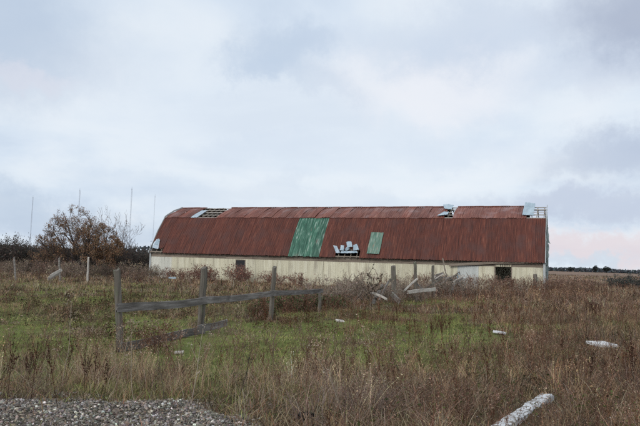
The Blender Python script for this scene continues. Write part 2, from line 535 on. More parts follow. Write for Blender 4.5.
rng = np.random.default_rng(5)
gm_b = MB()
bands = [(4.0, 9, 62000, 1.0, .0060), (9, 16, 80000, 1.0, .0085), (16, 28, 90000, 1.0, .014), (28, 50, 90000, 1.05, .028), (50, 95, 80000, 1.1, .06), (95, 240, 36000, 1.15, .14)]
for (d0, d1, n, hs, w0) in bands:
    # tussocks: each has its own colour family, brightness and height
    nc = n // 26
    cx, cy = scatter(nc, d0, d1, rng); nc = len(cx)
    g = green(cx, cy); right = sm(1, 5, cx - .05 * cy); patch = fbm(cx * .4, cy * .4, 91); left = sm(-1.5, -5, cx + .12 * cy) * (cy < 60)
    far_ = sm(45, 70, cy)
    pr = np.stack([.26 - .14 * right + .5 * (patch > .58) - .04 * left, .32 + .26 * right + 0 * cx, .14 + .12 * right + .15 * far_, (.26 + .12 * left + .16 * right) * (1 + 2.2 * (patch < .44)), 6.5 * g ** 1.1, .12 + 1.3 * g + .22 * left], 1)
    pr = np.clip(pr, .01, None); pr /= pr.sum(1, keepdims=True)
    fam = (rng.random((nc, 1)) > np.cumsum(pr, 1)).sum(1).clip(0, 5)
    bright = np.exp(rng.normal(0, .32, nc) + 2.1 * (fbm(cx * .8, cy * .6, 131, 3) - .5))
    ch = np.clip(np.exp(rng.normal(0, .42, nc)), .35, 1.8)
    k = rng.integers(0, nc, n); loose_ = rng.random(n) < .38
    spread = (.10 + .0055 * cy[k]) * np.exp(rng.normal(0, .2, n))
    ox, oy = rng.normal(0, 1, n) * spread, rng.normal(0, 1, n) * spread
    lx, ly = scatter(n, d0, d1, rng)
    if len(lx) < n: lx = np.resize(lx, n); ly = np.resize(ly, n)
    x = np.where(loose_, lx, cx[k] + ox); y = np.where(loose_, ly, cy[k] + oy)
    gg = green(x, y)
    f = np.where(loose_, np.where(rng.random(n) < gg * 1.1, 4 + (rng.random(n) < .35), np.where(rng.random(n) < .5, 1, np.where(rng.random(n) < .6, 0, 2))), fam[k])
    c = np.zeros((n, 3))
    for q in range(6):
        e = f == q
        c[e] = pick(PALS[q], e.sum(), rng, .2)
    c *= np.where(loose_, 1, np.clip(bright, .4, 1.6)[k])[:, None]
    c = np.minimum(c, np.array([.44, .37, .26]))
    h = np.where(f == 4, rng.uniform(.06, .19, n), np.where(f == 5, rng.uniform(.09, .30, n), rng.uniform(.14, .50, n) * (.7 + .5 * weedy(x, y))))
    h *= np.where(loose_, .70, ch[k]) * hs * low(x, y) * np.where(y < 28, .70, .80)
    c = c * np.where((f == 0) | (f == 2), .86, 1)[:, None]
    h *= np.where((gg > .45) & (f != 4), .62, 1) * np.where(y < 7.5, .85, 1)
    az = np.where(loose_ | (rng.random(n) < .35), rng.random(n) * 6.283, np.arctan2(oy, ox) + rng.normal(0, .5, n))
    ok = ~in_barn(x, y, .05) & (y > 3.9) & (rng.random(n) > gravel_mask(x, y) * .96)
    x, y, h, az, c = x[ok], y[ok], h[ok], az[ok], c[ok]; m_ = len(x)
    base = np.stack([x, y, G(x, y) - .02], 1)
    add_blades(gm_b, base, h, w0 * rng.uniform(.6, 1.5, m_), az, rng.uniform(.15, 1.0, m_) + (rng.random(m_) < .3) * rng.uniform(.3, 1.2, m_), c, lev=3 if d0 < 16 else 2, rng=rng)
tag(gm_b.build('grass', M['plant']), 'tangled dry brown and green grass over the whole field', 'grass', kind='stuff')


def proto_goldenrod(rng, h=1.0, lod=0, dark=False):
    mb = MB(); stem = np.array([.115, .068, .048]) if not dark else np.array([.05, .030, .024])
    plume = np.array([.25, .19, .15]) if not dark else np.array([.085, .045, .032])
    P = [np.zeros(3)]; dr = np.array([rng.normal(0, .12), rng.normal(0, .12), 1.0])
    ns = 4 if lod == 0 else 2
    for i in range(ns):
        dr = dr + np.append(rng.normal(0, .09, 2), 0); P.append(P[-1] + dr / np.linalg.norm(dr) * h / ns)
    P = np.array(P)
    rr = np.linspace(.0048, .0016, ns + 1) * (1 if lod == 0 else 1.7)
    add_tubes(mb, P[:-1], P[1:], rr[:-1], rr[1:], stem)
    nb = 9 if lod == 0 else 5
    t = rng.uniform(.55, 1, nb); s = P[0] + (P[-1] - P[0]) * t[:, None]
    for j, a in enumerate(t):
        s[j] = [np.interp(a, np.linspace(0, 1, ns + 1), P[:, c]) for c in range(3)]
    az = rng.random(nb) * 6.28; L = h * rng.uniform(.1, .26, nb)
    e = s + np.stack([np.cos(az) * L * .6, np.sin(az) * L * .6, L * .9], 1)
    add_tubes(mb, s, e, np.full(nb, .0022 if lod == 0 else .004), np.full(nb, .0012), stem * 1.1)
    nf = 40 if lod == 0 else 16
    k = rng.integers(0, nb, nf); f = rng.uniform(.3, 1.05, nf)[:, None]
    pp = s[k] + (e[k] - s[k]) * f + rng.normal(0, .012, (nf, 3))
    add_flakes(mb, pp, (.018 if lod == 0 else .04) * h, pick([plume, plume * .7, plume * .5], nf, rng), rng)
    nl = 12 if lod == 0 else 5
    t = rng.uniform(.12, .8, nl)
    s = np.stack([np.interp(t, np.linspace(0, 1, ns + 1), P[:, c]) for c in range(3)], 1)
    add_blades(mb, s, -h * rng.uniform(.02, .1, nl), np.full(nl, .010 if lod == 0 else .02), rng.random(nl) * 6.28, -rng.uniform(.6, 1.4, nl), pick([stem * 1.5, stem], nl, rng), 2, rng=rng)
    return mb.arrays()


def proto_tangle(rng, h=.6, lod=0):
    """low tangle of thin dead stems"""
    mb = MB(); n = 26 if lod == 0 else 10
    az = rng.random(n) * 6.28
    base = np.stack([rng.normal(0, .09, n), rng.normal(0, .09, n), np.zeros(n)], 1)
    add_blades(mb, base, h * rng.uniform(.4, 1.1, n), np.full(n, .0055 if lod == 0 else .013), az, rng.uniform(.2, 1.3, n), pick([(.21, .155, .125), (.14, .095, .075), (.27, .215, .17)], n, rng), 3, rng=rng)
    nf = 26 if lod == 0 else 8
    add_flakes(mb, np.stack([rng.normal(0, .16, nf), rng.normal(0, .16, nf), h * rng.uniform(.35, .95, nf)], 1), .016 if lod == 0 else .035, pick([(.19, .13, .10), (.12, .075, .055)], nf, rng), rng)
    return mb.arrays()


def proto_plume(rng, h=.8, lod=0):
    """tuft of pale seed-headed grass"""
    mb = MB(); n = 16 if lod == 0 else 7
    az = rng.random(n) * 6.28; base = np.stack([rng.normal(0, .05, n), rng.normal(0, .05, n), np.zeros(n)], 1)
    le = rng.uniform(.1, .55, n); hh = h * rng.uniform(.5, 1.05, n)
    c = pick([(.34, .26, .17), (.27, .20, .125), (.38, .31, .215)], n, rng)
    add_blades(mb, base, hh, np.full(n, .005 if lod == 0 else .012), az, le, c, 3, rng=rng)
    k = rng.integers(0, n, 3 * n); t = rng.uniform(.72, 1, 3 * n)
    p = base[k] + np.stack([np.cos(az[k]) * hh[k] * le[k] * t ** 1.8, np.sin(az[k]) * hh[k] * le[k] * t ** 1.8, hh[k] * t * (1 - .35 * le[k] * t)], 1)
    add_flakes(mb, p, .014 if lod == 0 else .03, c[k] * .9, rng, long=2.2)
    return mb.arrays()


def proto_dock(rng, h=.9, lod=0):
    """dark rusty dock with whorled seed spikes"""
    mb = MB(); c = np.array([.075, .034, .022])
    nb = 6; az = rng.random(nb) * 6.28; t = rng.uniform(.35, .7, nb)
    add_tubes(mb, [[0, 0, 0]], [[0.02, .01, h]], [.005], [.002], c)
    s = np.stack([t * .02, t * .01, t * h], 1); L = h * rng.uniform(.2, .35, nb)
    e = s + np.stack([np.cos(az) * L * .35, np.sin(az) * L * .35, L], 1)
    add_tubes(mb, s, e, np.full(nb, .0025), np.full(nb, .0015), c)
    S2 = np.concatenate([s, [[0.012, .006, h * .5]]]); E2 = np.concatenate([e, [[.02, .01, h]]])
    nf = 90 if lod == 0 else 28
    k = rng.integers(0, nb + 1, nf); f = rng.random(nf)[:, None]
    add_flakes(mb, S2[k] + (E2[k] - S2[k]) * f + rng.normal(0, .010, (nf, 3)), .018 if lod == 0 else .04, pick([c, c * 1.5, c * .7], nf, rng), rng)
    return mb.arrays()


def proto_leafy(rng, h=.4, lod=0):
    """low leafy weed, dull olive and brown leaves"""
    mb = MB(); n = 34 if lod == 0 else 14
    p = np.stack([rng.normal(0, .13, n), rng.normal(0, .13, n), h * rng.uniform(.1, 1, n) ** 1.2], 1)
    add_tubes(mb, np.stack([rng.normal(0, .03, 7), rng.normal(0, .03, 7), np.zeros(7)], 1), p[:7], np.full(7, .003), np.full(7, .0015), (.10, .07, .045))
    add_flakes(mb, p, (.05 if lod == 0 else .085), pick([(.06, .072, .028), (.10, .075, .04), (.08, .05, .033), (.07, .095, .035)], n, rng), rng, flat=.6)
    return mb.arrays()


rng = np.random.default_rng(21)
wb = MB()
protos = {}
for lod in (0, 1):
    protos[lod] = [[proto_goldenrod(rng, 1, lod) for _ in range(5)], [proto_tangle(rng, .6, lod) for _ in range(5)], [proto_plume(rng, .8, lod) for _ in range(4)],
                   [proto_dock(rng, .9, lod) for _ in range(3)], [proto_leafy(rng, .4, lod) for _ in range(4)]]
wbands = [(4.3, 9, 1250, 0), (9, 16, 2000, 0), (16, 28, 3000, 0), (28, 50, 5200, 1), (50, 80, 5200, 1), (80, 150, 4200, 1)]
for (d0, d1, n, lod) in wbands:
    x, y = scatter(n, d0, d1, rng)
    k = (rng.random(len(x)) > gravel_mask(x, y) * .985) & (rng.random(len(x)) < weedy(x, y) * np.clip(low(x, y) * 1.4 - .3, 0, 1))
    x, y = x[k], y[k]; n = len(x)
    right = sm(1, 5, x - .05 * y)
    r = rng.random(n)
    kind = np.select([r < .30 + .10 * right, r < .60 + .10 * right, r < .76 + .06 * right, r < .83 + .06 * right], [0, 1, 2, 3], 4)
    for kd in range(5):
        for v, pr in enumerate(protos[lod][kd]):
            s = np.where((kind == kd) & (np.arange(n) % len(protos[lod][kd]) == v))[0]
            if not len(s): continue
            sc = rng.uniform(.55, 1.1, len(s)) * (.62 if d1 <= 9 else .85)
            sc = sc * np.where(x[s] < 1, np.where(y[s] < 45, .72, .95), 1.0)
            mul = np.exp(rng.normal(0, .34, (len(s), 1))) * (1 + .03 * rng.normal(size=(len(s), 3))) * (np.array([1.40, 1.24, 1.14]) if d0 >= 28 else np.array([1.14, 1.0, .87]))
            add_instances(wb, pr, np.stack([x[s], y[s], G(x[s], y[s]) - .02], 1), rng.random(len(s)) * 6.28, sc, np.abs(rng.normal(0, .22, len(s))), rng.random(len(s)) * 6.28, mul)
# extra band of tall pale weeds against the barn front
n = 900
u = rng.uniform(-1, BL + 2, n); v = -rng.uniform(.4, 6.5, n)
x = B0.x + u * BX.x + v * BY.x; y = B0.y + u * BX.y + v * BY.y
kd = rng.choice([0, 1, 2, 3, 4], n, p=[.42, .3, .13, .08, .07])
for k in range(5):
    s = np.where(kd == k)[0]
    for vv, pr in enumerate(protos[1][k]):
        q = s[vv::len(protos[1][k])]
        add_instances(wb, pr, np.stack([x[q], y[q], G(x[q], y[q]) - .02], 1), rng.random(len(q)) * 6.28, rng.uniform(.8, 1.35, len(q)) * np.where(u[q] > 24, 1.2, .72), np.abs(rng.normal(0, .2, len(q))), rng.random(len(q)) * 6.28,
                      np.exp(rng.normal(0, .25, (len(q), 1))) * np.array([[1.5, 1.36, 1.28]]))
# thin stems screening the foot of the fence, dark clumps on the left, seed heads among the green
def strew(n, xr, yr, kinds, p, sc, mul, keep=None, lod=0):
    x = rng.uniform(*xr, n); y = rng.uniform(*yr, n)
    k = (rng.random(n) < (1 - gravel_mask(x, y))) & (low(x, y) > .8)
    if keep is not None: k &= keep(x, y)
    x, y = x[k], y[k]; n = len(x); kd = rng.choice(kinds, n, p=p)
    for q in kinds:
        s = np.where(kd == q)[0]
        for vv, pr in enumerate(protos[lod][q]):
            e = s[vv::len(protos[lod][q])]
            add_instances(wb, pr, np.stack([x[e], y[e], G(x[e], y[e]) - .02], 1), rng.random(len(e)) * 6.28, rng.uniform(sc[0], sc[1], len(e)), np.abs(rng.normal(0, .2, len(e))), rng.random(len(e)) * 6.28,
                          np.exp(rng.normal(0, .25, (len(e), 1))) * np.array([mul]))


def lumps(f, thr, sd_): return lambda x, y: fbm(x * f, y * f, sd_, 3) > thr


strew(340, (-5.5, 1.2), (7.6, 11.5), [0, 1, 2], [.5, .3, .2], (.6, .95), (1.3, 1.25, 1.15), lumps(.9, .42, 201))
strew(300, (-3.5, 1.0), (11.5, 17), [0, 1], [.65, .35], (.45, .8), (1.15, 1.05, .98), lumps(.7, .50, 202))
strew(1500, (-15, -3.4), (11, 34), [4, 3, 1], [.6, .15, .25], (.55, 1.0), (.62, .50, .46), lumps(.55, .535, 203))
strew(700, (-12, -3.4), (12, 30), [0, 2, 1], [.5, .2, .3], (.4, .75), (1.5, 1.3, 1.15), lumps(.5, .56, 204))
strew(900, (-1, 10), (10, 26), [3, 1, 0], [.25, .35, .4], (.5, .95), (.95, .72, .62), lumps(.55, .55, 205))
strew(420, (-2.4, 3.2), (18.5, 27), [1, 0, 3, 4], [.35, .3, .15, .2], (.55, 1.0), (.95, .66, .55), lumps(.6, .46, 207))
strew(500, (2.0, 9.5), (29, 46), [1, 0, 3], [.45, .35, .2], (.6, 1.1), (1.0, .72, .62), lumps(.45, .45, 208))
strew(1500, (7.5, 21), (43, 54), [0, 1, 2], [.5, .35, .15], (1.05, 1.55), (1.15, .98, .9), lambda x, y: ~in_barn(x, y, .4), 1)
strew(500, (.2, 5), (4.8, 8.5), [1, 4, 0], [.5, .2, .3], (.45, .8), (1.1, .95, .85), lumps(1.1, .46, 206))
tag(wb.build('weeds', M['plant']), 'dead brown weeds and seed heads standing across the field', 'weeds', kind='stuff')

# ------------------------------------------------------------------ gravel
rng = np.random.default_rng(3)
def ico():
    import bmesh
    bm = bmesh.new(); bmesh.ops.create_icosphere(bm, subdivisions=1, radius=.5)
    V = np.array([v.co[:] for v in bm.verts]); T = np.array([[v.index for v in f.verts] for f in bm.faces]); bm.free()
    return V, T
IV, IT = ico()
IV0 = IV
gb = MB()
def stones(n, x, y, smin, smax, cols):
    z = G(x, y)
    for v in range(16):
        V = IV0 * (1 + rng.uniform(-.42, .42, (len(IV0), 1))) * np.array([1, rng.uniform(.55, .95), rng.uniform(.4, .8)])
        s = np.arange(v, len(x), 16)
        sc = smin + (smax - smin) * rng.random(len(s)) ** 4.2
        add_instances(gb, (V, np.zeros((0, 4), int), IT, np.ones((len(V), 3))), np.stack([x[s], y[s], z[s] + sc * .16 + rng.uniform(0, .012, len(s))], 1), rng.random(len(s)) * 6.28, sc,
                      rng.normal(0, .3, len(s)), rng.random(len(s)) * 6.28, pick(cols, len(s), rng, .3))
x = rng.uniform(-5.5, -.1, 130000); y = rng.uniform(4.7, 7.8, 130000)
k = rng.random(130000) < gravel_mask(x, y) ** .7 * np.clip(.2 + 1.5 * fbm(x * 2.5, y * 2.5, 61), 0, 1)
SC = [(.18, .155, .13), (.27, .235, .20), (.125, .106, .088), (.22, .18, .14), (.44, .41, .37), (.16, .145, .13), (.19, .145, .11), (.085, .074, .062)]
stones(0, x[k], y[k], .006, .042, SC)
x = rng.uniform(-.6, 4, 1500); y = rng.uniform(4.4, 8.2, 1500)
stones(0, x, y, .01, .035, SC)
tag(gb.build('gravel', M['stone']), 'heap of crushed grey gravel at the road edge', 'gravel', kind='stuff')

# ------------------------------------------------------------------ barn
barn = empty('barn', B0, -BA)
tag(barn, 'long derelict barn with rusty gambrel roof and cream metal walls', 'barn')
BMI = BM.inverted()


def on_plane(px, py, p, nrm):
    """barn-local point where the sight line of a photograph pixel meets a barn plane"""
    o = BMI @ Vector((0, 0, EYE)); d = BMI.to_3x3() @ ray(px, py)
    p = Vector(p); nrm = Vector(nrm)
    return o + d * ((p - o).dot(nrm) / d.dot(nrm))


E_, K_, R_ = np.array([-.32, 2.74]), np.array([2.3, 6.62]), np.array([5.5, 7.92])
def nrm2(a, b):
    d = b - a; n = np.array([-d[1], d[0]]); return n / np.linalg.norm(n)
nl, nu = nrm2(E_, K_), nrm2(K_, R_)
def lowx(px, py): return on_plane(px, py, (0, *E_), (0, *nl))
def upx(px, py): return on_plane(px, py, (0, *K_), (0, *nu))
def wallx(px, py): return on_plane(px, py, (0, 0, 0), (0, 1, 0))


def sheet_mesh(mb, x0, x1, A, B, t0=0., t1=1., pitch=.2, amp=.028, lift=0., rows=6, jag=.03, dent=.012, rng=random, n=None, bulge=0):
    """corrugated sheet between slope points A and B (y,z), ribs run up the slope"""
    A = np.asarray(A, float); B = np.asarray(B, float)
    n = n if n is not None else nrm2(A, B); d = (B - A)
    ribs = max(1, round((x1 - x0) / pitch)); xs = []; hs = []
    for i in range(ribs):
        for f, h in ((0, 0), (.42, 0), (.56, 1), (.86, 1)):
            xs.append(x0 + (x1 - x0) * (i + f) / ribs); hs.append(h)
    xs.append(x1); hs.append(0)
    V = []; ph = rng.random() * 9
    ja = [rng.uniform(-jag, jag) for _ in xs]; jb = [rng.uniform(-jag, jag) * .4 for _ in xs]
    Ls = np.linalg.norm(d)
    tilt = rng.uniform(-1, 1) * dent * .8
    for r in range(rows + 1):
        t = t0 + (t1 - t0) * r / rows
        for i, x in enumerate(xs):
            tt = t + (ja[i] / Ls if r == 0 else 0) + (jb[i] / Ls if r == rows else 0)
            p = A + d * tt + n * (bulge * 4 * tt * (1 - tt) + hs[i] * amp + lift + tilt * (x - x0) / (x1 - x0) + dent * math.sin(ph + t * 7 + x * 2.1) * (1 if 0 < r < rows else .5))
            V.append((x, p[0], p[1]))
    c = len(xs)
    Q = [(r * c + i, r * c + i + 1, (r + 1) * c + i + 1, (r + 1) * c + i) for r in range(rows) for i in range(c - 1)]
    mb.add(V, Q)
    return mb


NS = 49
SW = BL / NS
g0 = lowx(287.5, 250).x; g1 = lowx(318, 250).x            # green panel
gi = [i for i in range(NS) if g0 - SW * .5 <= i * SW < g1 - SW * .5]
hb0 = lowx(333, 252).x; hb1 = lowx(357, 252).x              # torn place over the eave
hi = [i for i in range(NS) if hb0 - SW * .5 <= i * SW < hb1 - SW * .5]
rr = random.Random(4)
for i in range(NS):
    t0 = 0.0
    if i in hi: t0 = [.15, .21, .17, .20][hi.index(i) % 4]
    if i == 0: t0 = .30
    if i == 1: t0 = .12
    mt = M['green_sheet'] if i in gi else M['rust']
    mb = MB(); sheet_mesh(mb, i * SW - .02, (i + 1) * SW + .02, E_, K_, bulge=.10, t0=t0, lift=rr.uniform(0, .006) + (.012 if i % 2 else 0), dent=.006, jag=.05 if i not in hi + [0, 1] else .16, rng=rr, t1=1.0 if i not in gi else .99)
    o = mb.build('roof_sheet', mt, barn)
    if i in gi: o['label'] = 'green painted roof sheet'
# upper slope: sheets missing where the photograph shows the laths
h1 = (upx(206, 214).x, upx(227, 212).x); h2 = (upx(443, 214).x, upx(458, 214).x); h3 = (upx(530, 212).x, BL + 1)
miss = set()
for (a, b_) in (h1, h2, h3):
    for i in range(NS):
        cx = (i + .5) * SW
        if a < cx < b_: miss.add(i)
greyi = [i for i in range(NS) if upx(194, 214).x < (i + .5) * SW <= h1[0]]
for i in range(NS):
    if i in miss: continue
    mb = MB(); t0 = -.02
    sheet_mesh(mb, i * SW - .02, (i + 1) * SW + .02, K_, R_, bulge=.10, t0=t0, t1=.66 if i in greyi else 1., lift=rr.uniform(0, .03) + (.03 if i % 2 else 0), jag=.05, dent=.02, rng=rr)
    mb.build('upper_roof_sheet', M['grey_sheet'] if i in greyi else M['rust_faded_sheen'], barn)
# back slopes, each one long skin, open at the same torn places
mb = MB(); mb2 = MB()
Eb, Kb = np.array([BD + .32, 2.74]), np.array([BD - 2.3, 6.62])
for i in range(NS):
    sheet_mesh(mb, i * SW - .01, (i + 1) * SW + .01, Kb, Eb, rng=rr, rows=2)
    if (i in miss and i * SW > 8) or i == 7: continue
    sheet_mesh(mb2, i * SW - .01, (i + 1) * SW + .01, R_, Kb, rng=rr, rows=2)
mb.build('back_roof', M['rust'], barn); mb2.build('upper_back_roof', M['rust_faded_sheen'], barn)
# ridge cap, with gaps at the holes
mb = MB()
for i in range(NS):
    if i in miss or i in greyi: continue
    add_box(mb, (i * SW, 5.33, 7.955 + .008 * (i % 3)), ((i + 1) * SW - .01, 5.67, 8.01 + .008 * (i % 3)))
mb.build('ridge_cap', M['rust_faded_sheen'], barn)
# rafters and laths
for i in range(66):
    x = .15 + i * (BL - .3) / 65
    mb = MB(); off = .12
    for A, B, n in ((E_, K_, nl), (K_, R_, nu)):
        for sgn in (0, 1):
            a = A - n * off; b2 = B - n * off
            ya, yb = (a[0], b2[0]) if not sgn else (BD - a[0], BD - b2[0])
            add_board(mb, (x, ya, a[1]), (x, yb, b2[1]), .15, .055, segs=2, warp=0, jag=0, side=(1, 0, 0))
    mb.build('rafter', M['barn_wood'], barn)
for (A, B, n, ts) in ((E_, K_, nl, (.03, .2, .4, .6, .8, .97)), (K_, R_, nu, (.06, .30, .55, .80, .98))):
    for t in ts:
        for sgn in (0, 1):
            p = A + (B - A) * t - n * .035
            y = p[0] if not sgn else BD - p[0]
            mb = MB(); add_board(mb, (0.02, y, p[1]), (BL - .02, y, p[1]), .13, .03, segs=24, warp=.004, jag=.02, side=(0, n[0] * (1 if not sgn else -1), n[1]))
            mb.build('lath', M['barn_wood'] if n is nl else M['pale_wood'], barn)

# loose pale sheets thrown up at the two right-hand holes, torn scraps over the eave
def loose(corners, mat, th=.02, label=None, ribs=5, bend=.03, seed=1, rag=.012):
    r_ = np.random.default_rng(seed)
    P = [np.array(c, float) for c in corners]; nx_, ny_ = 10, 6
    n = np.cross(P[1] - P[0], P[3] - P[0]); n /= np.linalg.norm(n)
    V = []
    for j in range(ny_ + 1):
        for i in range(nx_ + 1):
            u, v = i / nx_, j / ny_
            p = P[0] * (1 - u) * (1 - v) + P[1] * u * (1 - v) + P[2] * u * v + P[3] * (1 - u) * v
            e = r_.normal(0, rag, 3) if i in (0, nx_) or j in (0, ny_) else 0
            V.append(p + n * (bend * math.sin(3 * u + seed) * math.cos(2.5 * v) + .025 * (i % 2)) + e)
    V = np.array(V); c = nx_ + 1; k = len(V)
    Q = [(j * c + i, j * c + i + 1, (j + 1) * c + i + 1, (j + 1) * c + i) for j in range(ny_) for i in range(nx_)]
    V2 = np.concatenate([V, V - n * th]); Q2 = Q + [tuple(k + a for a in q[::-1]) for q in Q]
    mb = MB(); mb.add(V2, Q2)
    o = mb.build('loose_sheet', mat, barn)
    if label: o['label'] = label
    return o


def on_slope(px, py, A, B, n, lift):
    """point on the bulged roof skin, lifted off it"""
    p = on_plane(px, py, (0, *A), (0, *n)); t = np.clip((p.y - A[0]) / (B[0] - A[0]), 0, 1); k = lift + .035 + .10 * 4 * t * (1 - t)
    return (p.x, p.y + n[0] * k, p.z + n[1] * k)
def lop(px, py, lift): return on_slope(px, py, E_, K_, nl, lift)


xa, xb = upx(521, 214).x, upx(534, 214).x
loose([(xa + .15, 2.5, 6.92), (xb + .0, 2.5, 6.95), (xb + .05, 5.2, 8.18), (xa + .25, 5.2, 8.34)], M['white_sheet'], label='pale lifted roof sheet at the ridge end', seed=2)
xa, xb = upx(441, 214).x, upx(450, 212).x
loose([(xa + .15, 4.3, 7.70), (xb + .1, 4.2, 7.62), (xb + .15, 5.4, 8.12), (xa - .15, 5.4, 8.2)], M['white_sheet'], label='pale lifted roof sheet over the middle hole', seed=3)
loose([(xa - .2, 2.3, 6.88), (xb + .1, 2.5, 6.95), (xb, 3.4, 7.34), (xa + .3, 3.2, 7.28)], M['white_sheet'], seed=5)
for k, (c4, mt) in enumerate([
    ([(333.5, 246), (337.5, 247), (340.5, 253.8), (336.5, 254)], 'grey_sheet'), ([(341, 252), (357, 251.5), (358, 254), (341, 254.3)], 'white_sheet'),
    ([(346.5, 243), (351.5, 242), (353, 248), (348, 249.5)], 'white_sheet'), ([(353.5, 246), (357.5, 245), (359.5, 251), (354, 252)], 'white_sheet'),
    ([(341.5, 246), (345, 246.5), (344, 252), (340.5, 252)], 'white_sheet'), ([(347, 248), (350, 250), (347, 252), (345.5, 251)], 'white_sheet')]):
    z = .012 * k
    loose([lop(c4[3][0], c4[3][1], z + .12), lop(c4[2][0], c4[2][1], z + .08), lop(c4[1][0], c4[1][1], z), lop(c4[0][0], c4[0][1], z + .01)], M[mt], bend=.015, rag=.015, seed=10 + k, label='torn grey scrap over the eave hole' if k == 0 else None)
# separate small pale green sheet, and the torn left corner
loose([lop(367, 254.5, .09), lop(379.5, 255, .09), lop(384, 234, .08), lop(372, 233.5, .08)], M['pale_green'], bend=.01, seed=31, label='small weathered green roof sheet')
loose([lop(153, 249, .1), lop(158.5, 249.5, .1), lop(161, 241, .05), lop(157, 240, .05)], M['grey_sheet'], bend=.05, seed=33)
loose([lop(155.5, 245.5, .12), lop(158.5, 246, .12), lop(160.5, 240, .08), lop(158.5, 240, .08)], M['white_sheet'], bend=.03, seed=34)

# front wall sheets with the door and window openings
d0 = wallx(495.5, 270); d1 = wallx(511, 270); dtop = wallx(503, 264.5).z
w0 = wallx(235.5, 268); w1 = wallx(245.5, 268); wtop = wallx(240, 259.5).z; wbot = wallx(240, 275.2).z
WT = 2.33
opens = [(d0.x, d1.x, 0.45, dtop), (w0.x, w1.x, wbot, wtop)]
NW = 44
bw0 = wallx(455, 275).x; bw1 = wallx(482, 275).x; gw1 = wallx(172, 265).x
WA, WB = np.array([-.03, 0.]), np.array([-.03, WT])
for i in range(NW):
    a, b_ = i * BL / NW, (i + 1) * BL / NW
    cuts = sorted({a, b_} | {v for o in opens for v in o[:2] if a < v < b_})
    mb = MB(); li = rr.uniform(0, .012) + (.012 if i % 2 else 0)
    for c0, c1 in zip(cuts[:-1], cuts[1:]):
        if c1 - c0 < .02: continue
        cm = (c0 + c1) / 2; spans = [(-.1, WT)]
        for o in opens:
            if o[0] <= cm <= o[1]: spans = [(-.1, o[2]), (o[3], WT)]
        for z0, z1 in spans:
            sheet_mesh(mb, c0, c1, WA, WB, t0=z0 / WT, t1=z1 / WT, pitch=.19, amp=.024, lift=li, rows=3, jag=.012, dent=.008, rng=rr, n=np.array([-1., 0]))
    cm = (a + b_) / 2
    mt = M['cream_pale'] if bw0 < cm < bw1 else (M['cream_grey'] if cm < gw1 else M['cream'])
    o = mb.build('wall_sheet', mt, barn)
    if mt is M['cream_pale']: o['label'] = 'newer bluish white wall sheet'
# window: frame, panes
wn = MB(); cx0, cx1 = w0.x, w1.x; t = .07
add_box(wn, (cx0, -.05, wbot), (cx0 + t, .06, wtop)); add_box(wn, (cx1 - t, -.05, wbot), (cx1, .06, wtop))
add_box(wn, (cx0 + t, -.05, wtop - t), (cx1 - t, .06, wtop)); add_box(wn, (cx0 + t, -.05, wbot), (cx1 - t, .06, wbot + t))
mid = (wbot + wtop) / 2
add_box(wn, (cx0 + t, -.045, mid - .04), (cx1 - t, .05, mid + .04))
add_box(wn, ((cx0 + cx1) / 2 - .03, -.04, wbot + t), ((cx0 + cx1) / 2 + .03, .045, mid - .04))
wf = wn.build('window', M['barn_wood'], barn)
pn = MB(); add_box(pn, (cx0 + t, .0, wbot + t), (cx1 - t, .01, mid - .04)); add_box(pn, (cx0 + t, .0, mid + .04), (cx1 - t, .01, wtop - t))
pn.build('pane', M['glass'], wf)
# doorway frame with a broken board across its foot
df = MB()
add_box(df, (d0.x - .1, -.09, .3), (d0.x, .05, dtop + .1)); add_box(df, (d1.x, -.09, .3), (d1.x + .08, .05, dtop + .1)); add_box(df, (d0.x, -.09, dtop), (d1.x, .05, dtop + .1))
df.build('door_frame', M['barn_wood'], barn)
db = MB(); add_board(db, (d0.x - .2, -.12, .55), (d1.x - .1, -.1, 1.0), .16, .04); db.build('broken_door_board', M['barn_wood'], barn)
# boards under the eave (exposed strip), sagging board at the right
for k in range(13):
    a = k * BL / 13
    eb = MB(); add_board(eb, (a + .01, -.02, 2.43), (a + BL / 13 - .01, -.02, 2.43), .2, .035, segs=6, warp=.006, jag=.01, side=(0, 1, 0)); eb.build('eave_board', M['barn_wood'], barn)
    eb = MB(); add_board(eb, (a + .01, -.0, 2.64), (a + BL / 13 - .01, -.0, 2.64), .2, .03, segs=6, warp=.01, jag=.02, side=(0, 1, 0)); eb.build('eave_board', M['barn_wood'], barn)
sa, sb = wallx(450, 265.5), wallx(541, 262)
eb = MB(); add_board(eb, (sa.x, -.30, sa.z + .04), (sb.x, -.18, sb.z + .05), .22, .05, segs=14, warp=.04, jag=.1, side=(0, 1, 0)); eb.build('sagging_board', M['barn_wood'], barn)['label'] = 'sagging board hanging under the eave'
# other walls
mb = MB()
for i in range(NW): sheet_mesh(mb, i * BL / NW, (i + 1) * BL / NW, (BD + .03, 0), (BD + .03, 2.74), rng=rr, rows=1, n=np.array([1., 0]))
mb.build('back_wall', M['cream'], barn)


def gable(xp, sgn, door=None):
    """vertical planks following the gambrel outline; each plank runs from the sill to the roof"""
    mb = MB(); prof_y = [-.0, 2.3, 5.5, 8.7, 11.0]; prof_z = [2.95, 6.5, 7.8, 6.5, 2.95]
    y = 0.0; k = 0
    while y < BD - .01:
        y2 = min(y + .25, BD); ztop = min(np.interp(y, prof_y, prof_z), np.interp(y2, prof_y, prof_z)) - rr.uniform(.0, .12)
        zb = 0 if not (door and door[0] <= y < door[1]) else door[2]
        th = rr.uniform(.0, .02)
        if rr.random() > .05 or not door: add_box(mb, (min(xp, xp + sgn * (.03 + th)), y + .004, zb), (max(xp, xp + sgn * (.03 + th)), y2 - .004, ztop))
        y = y2
    return mb


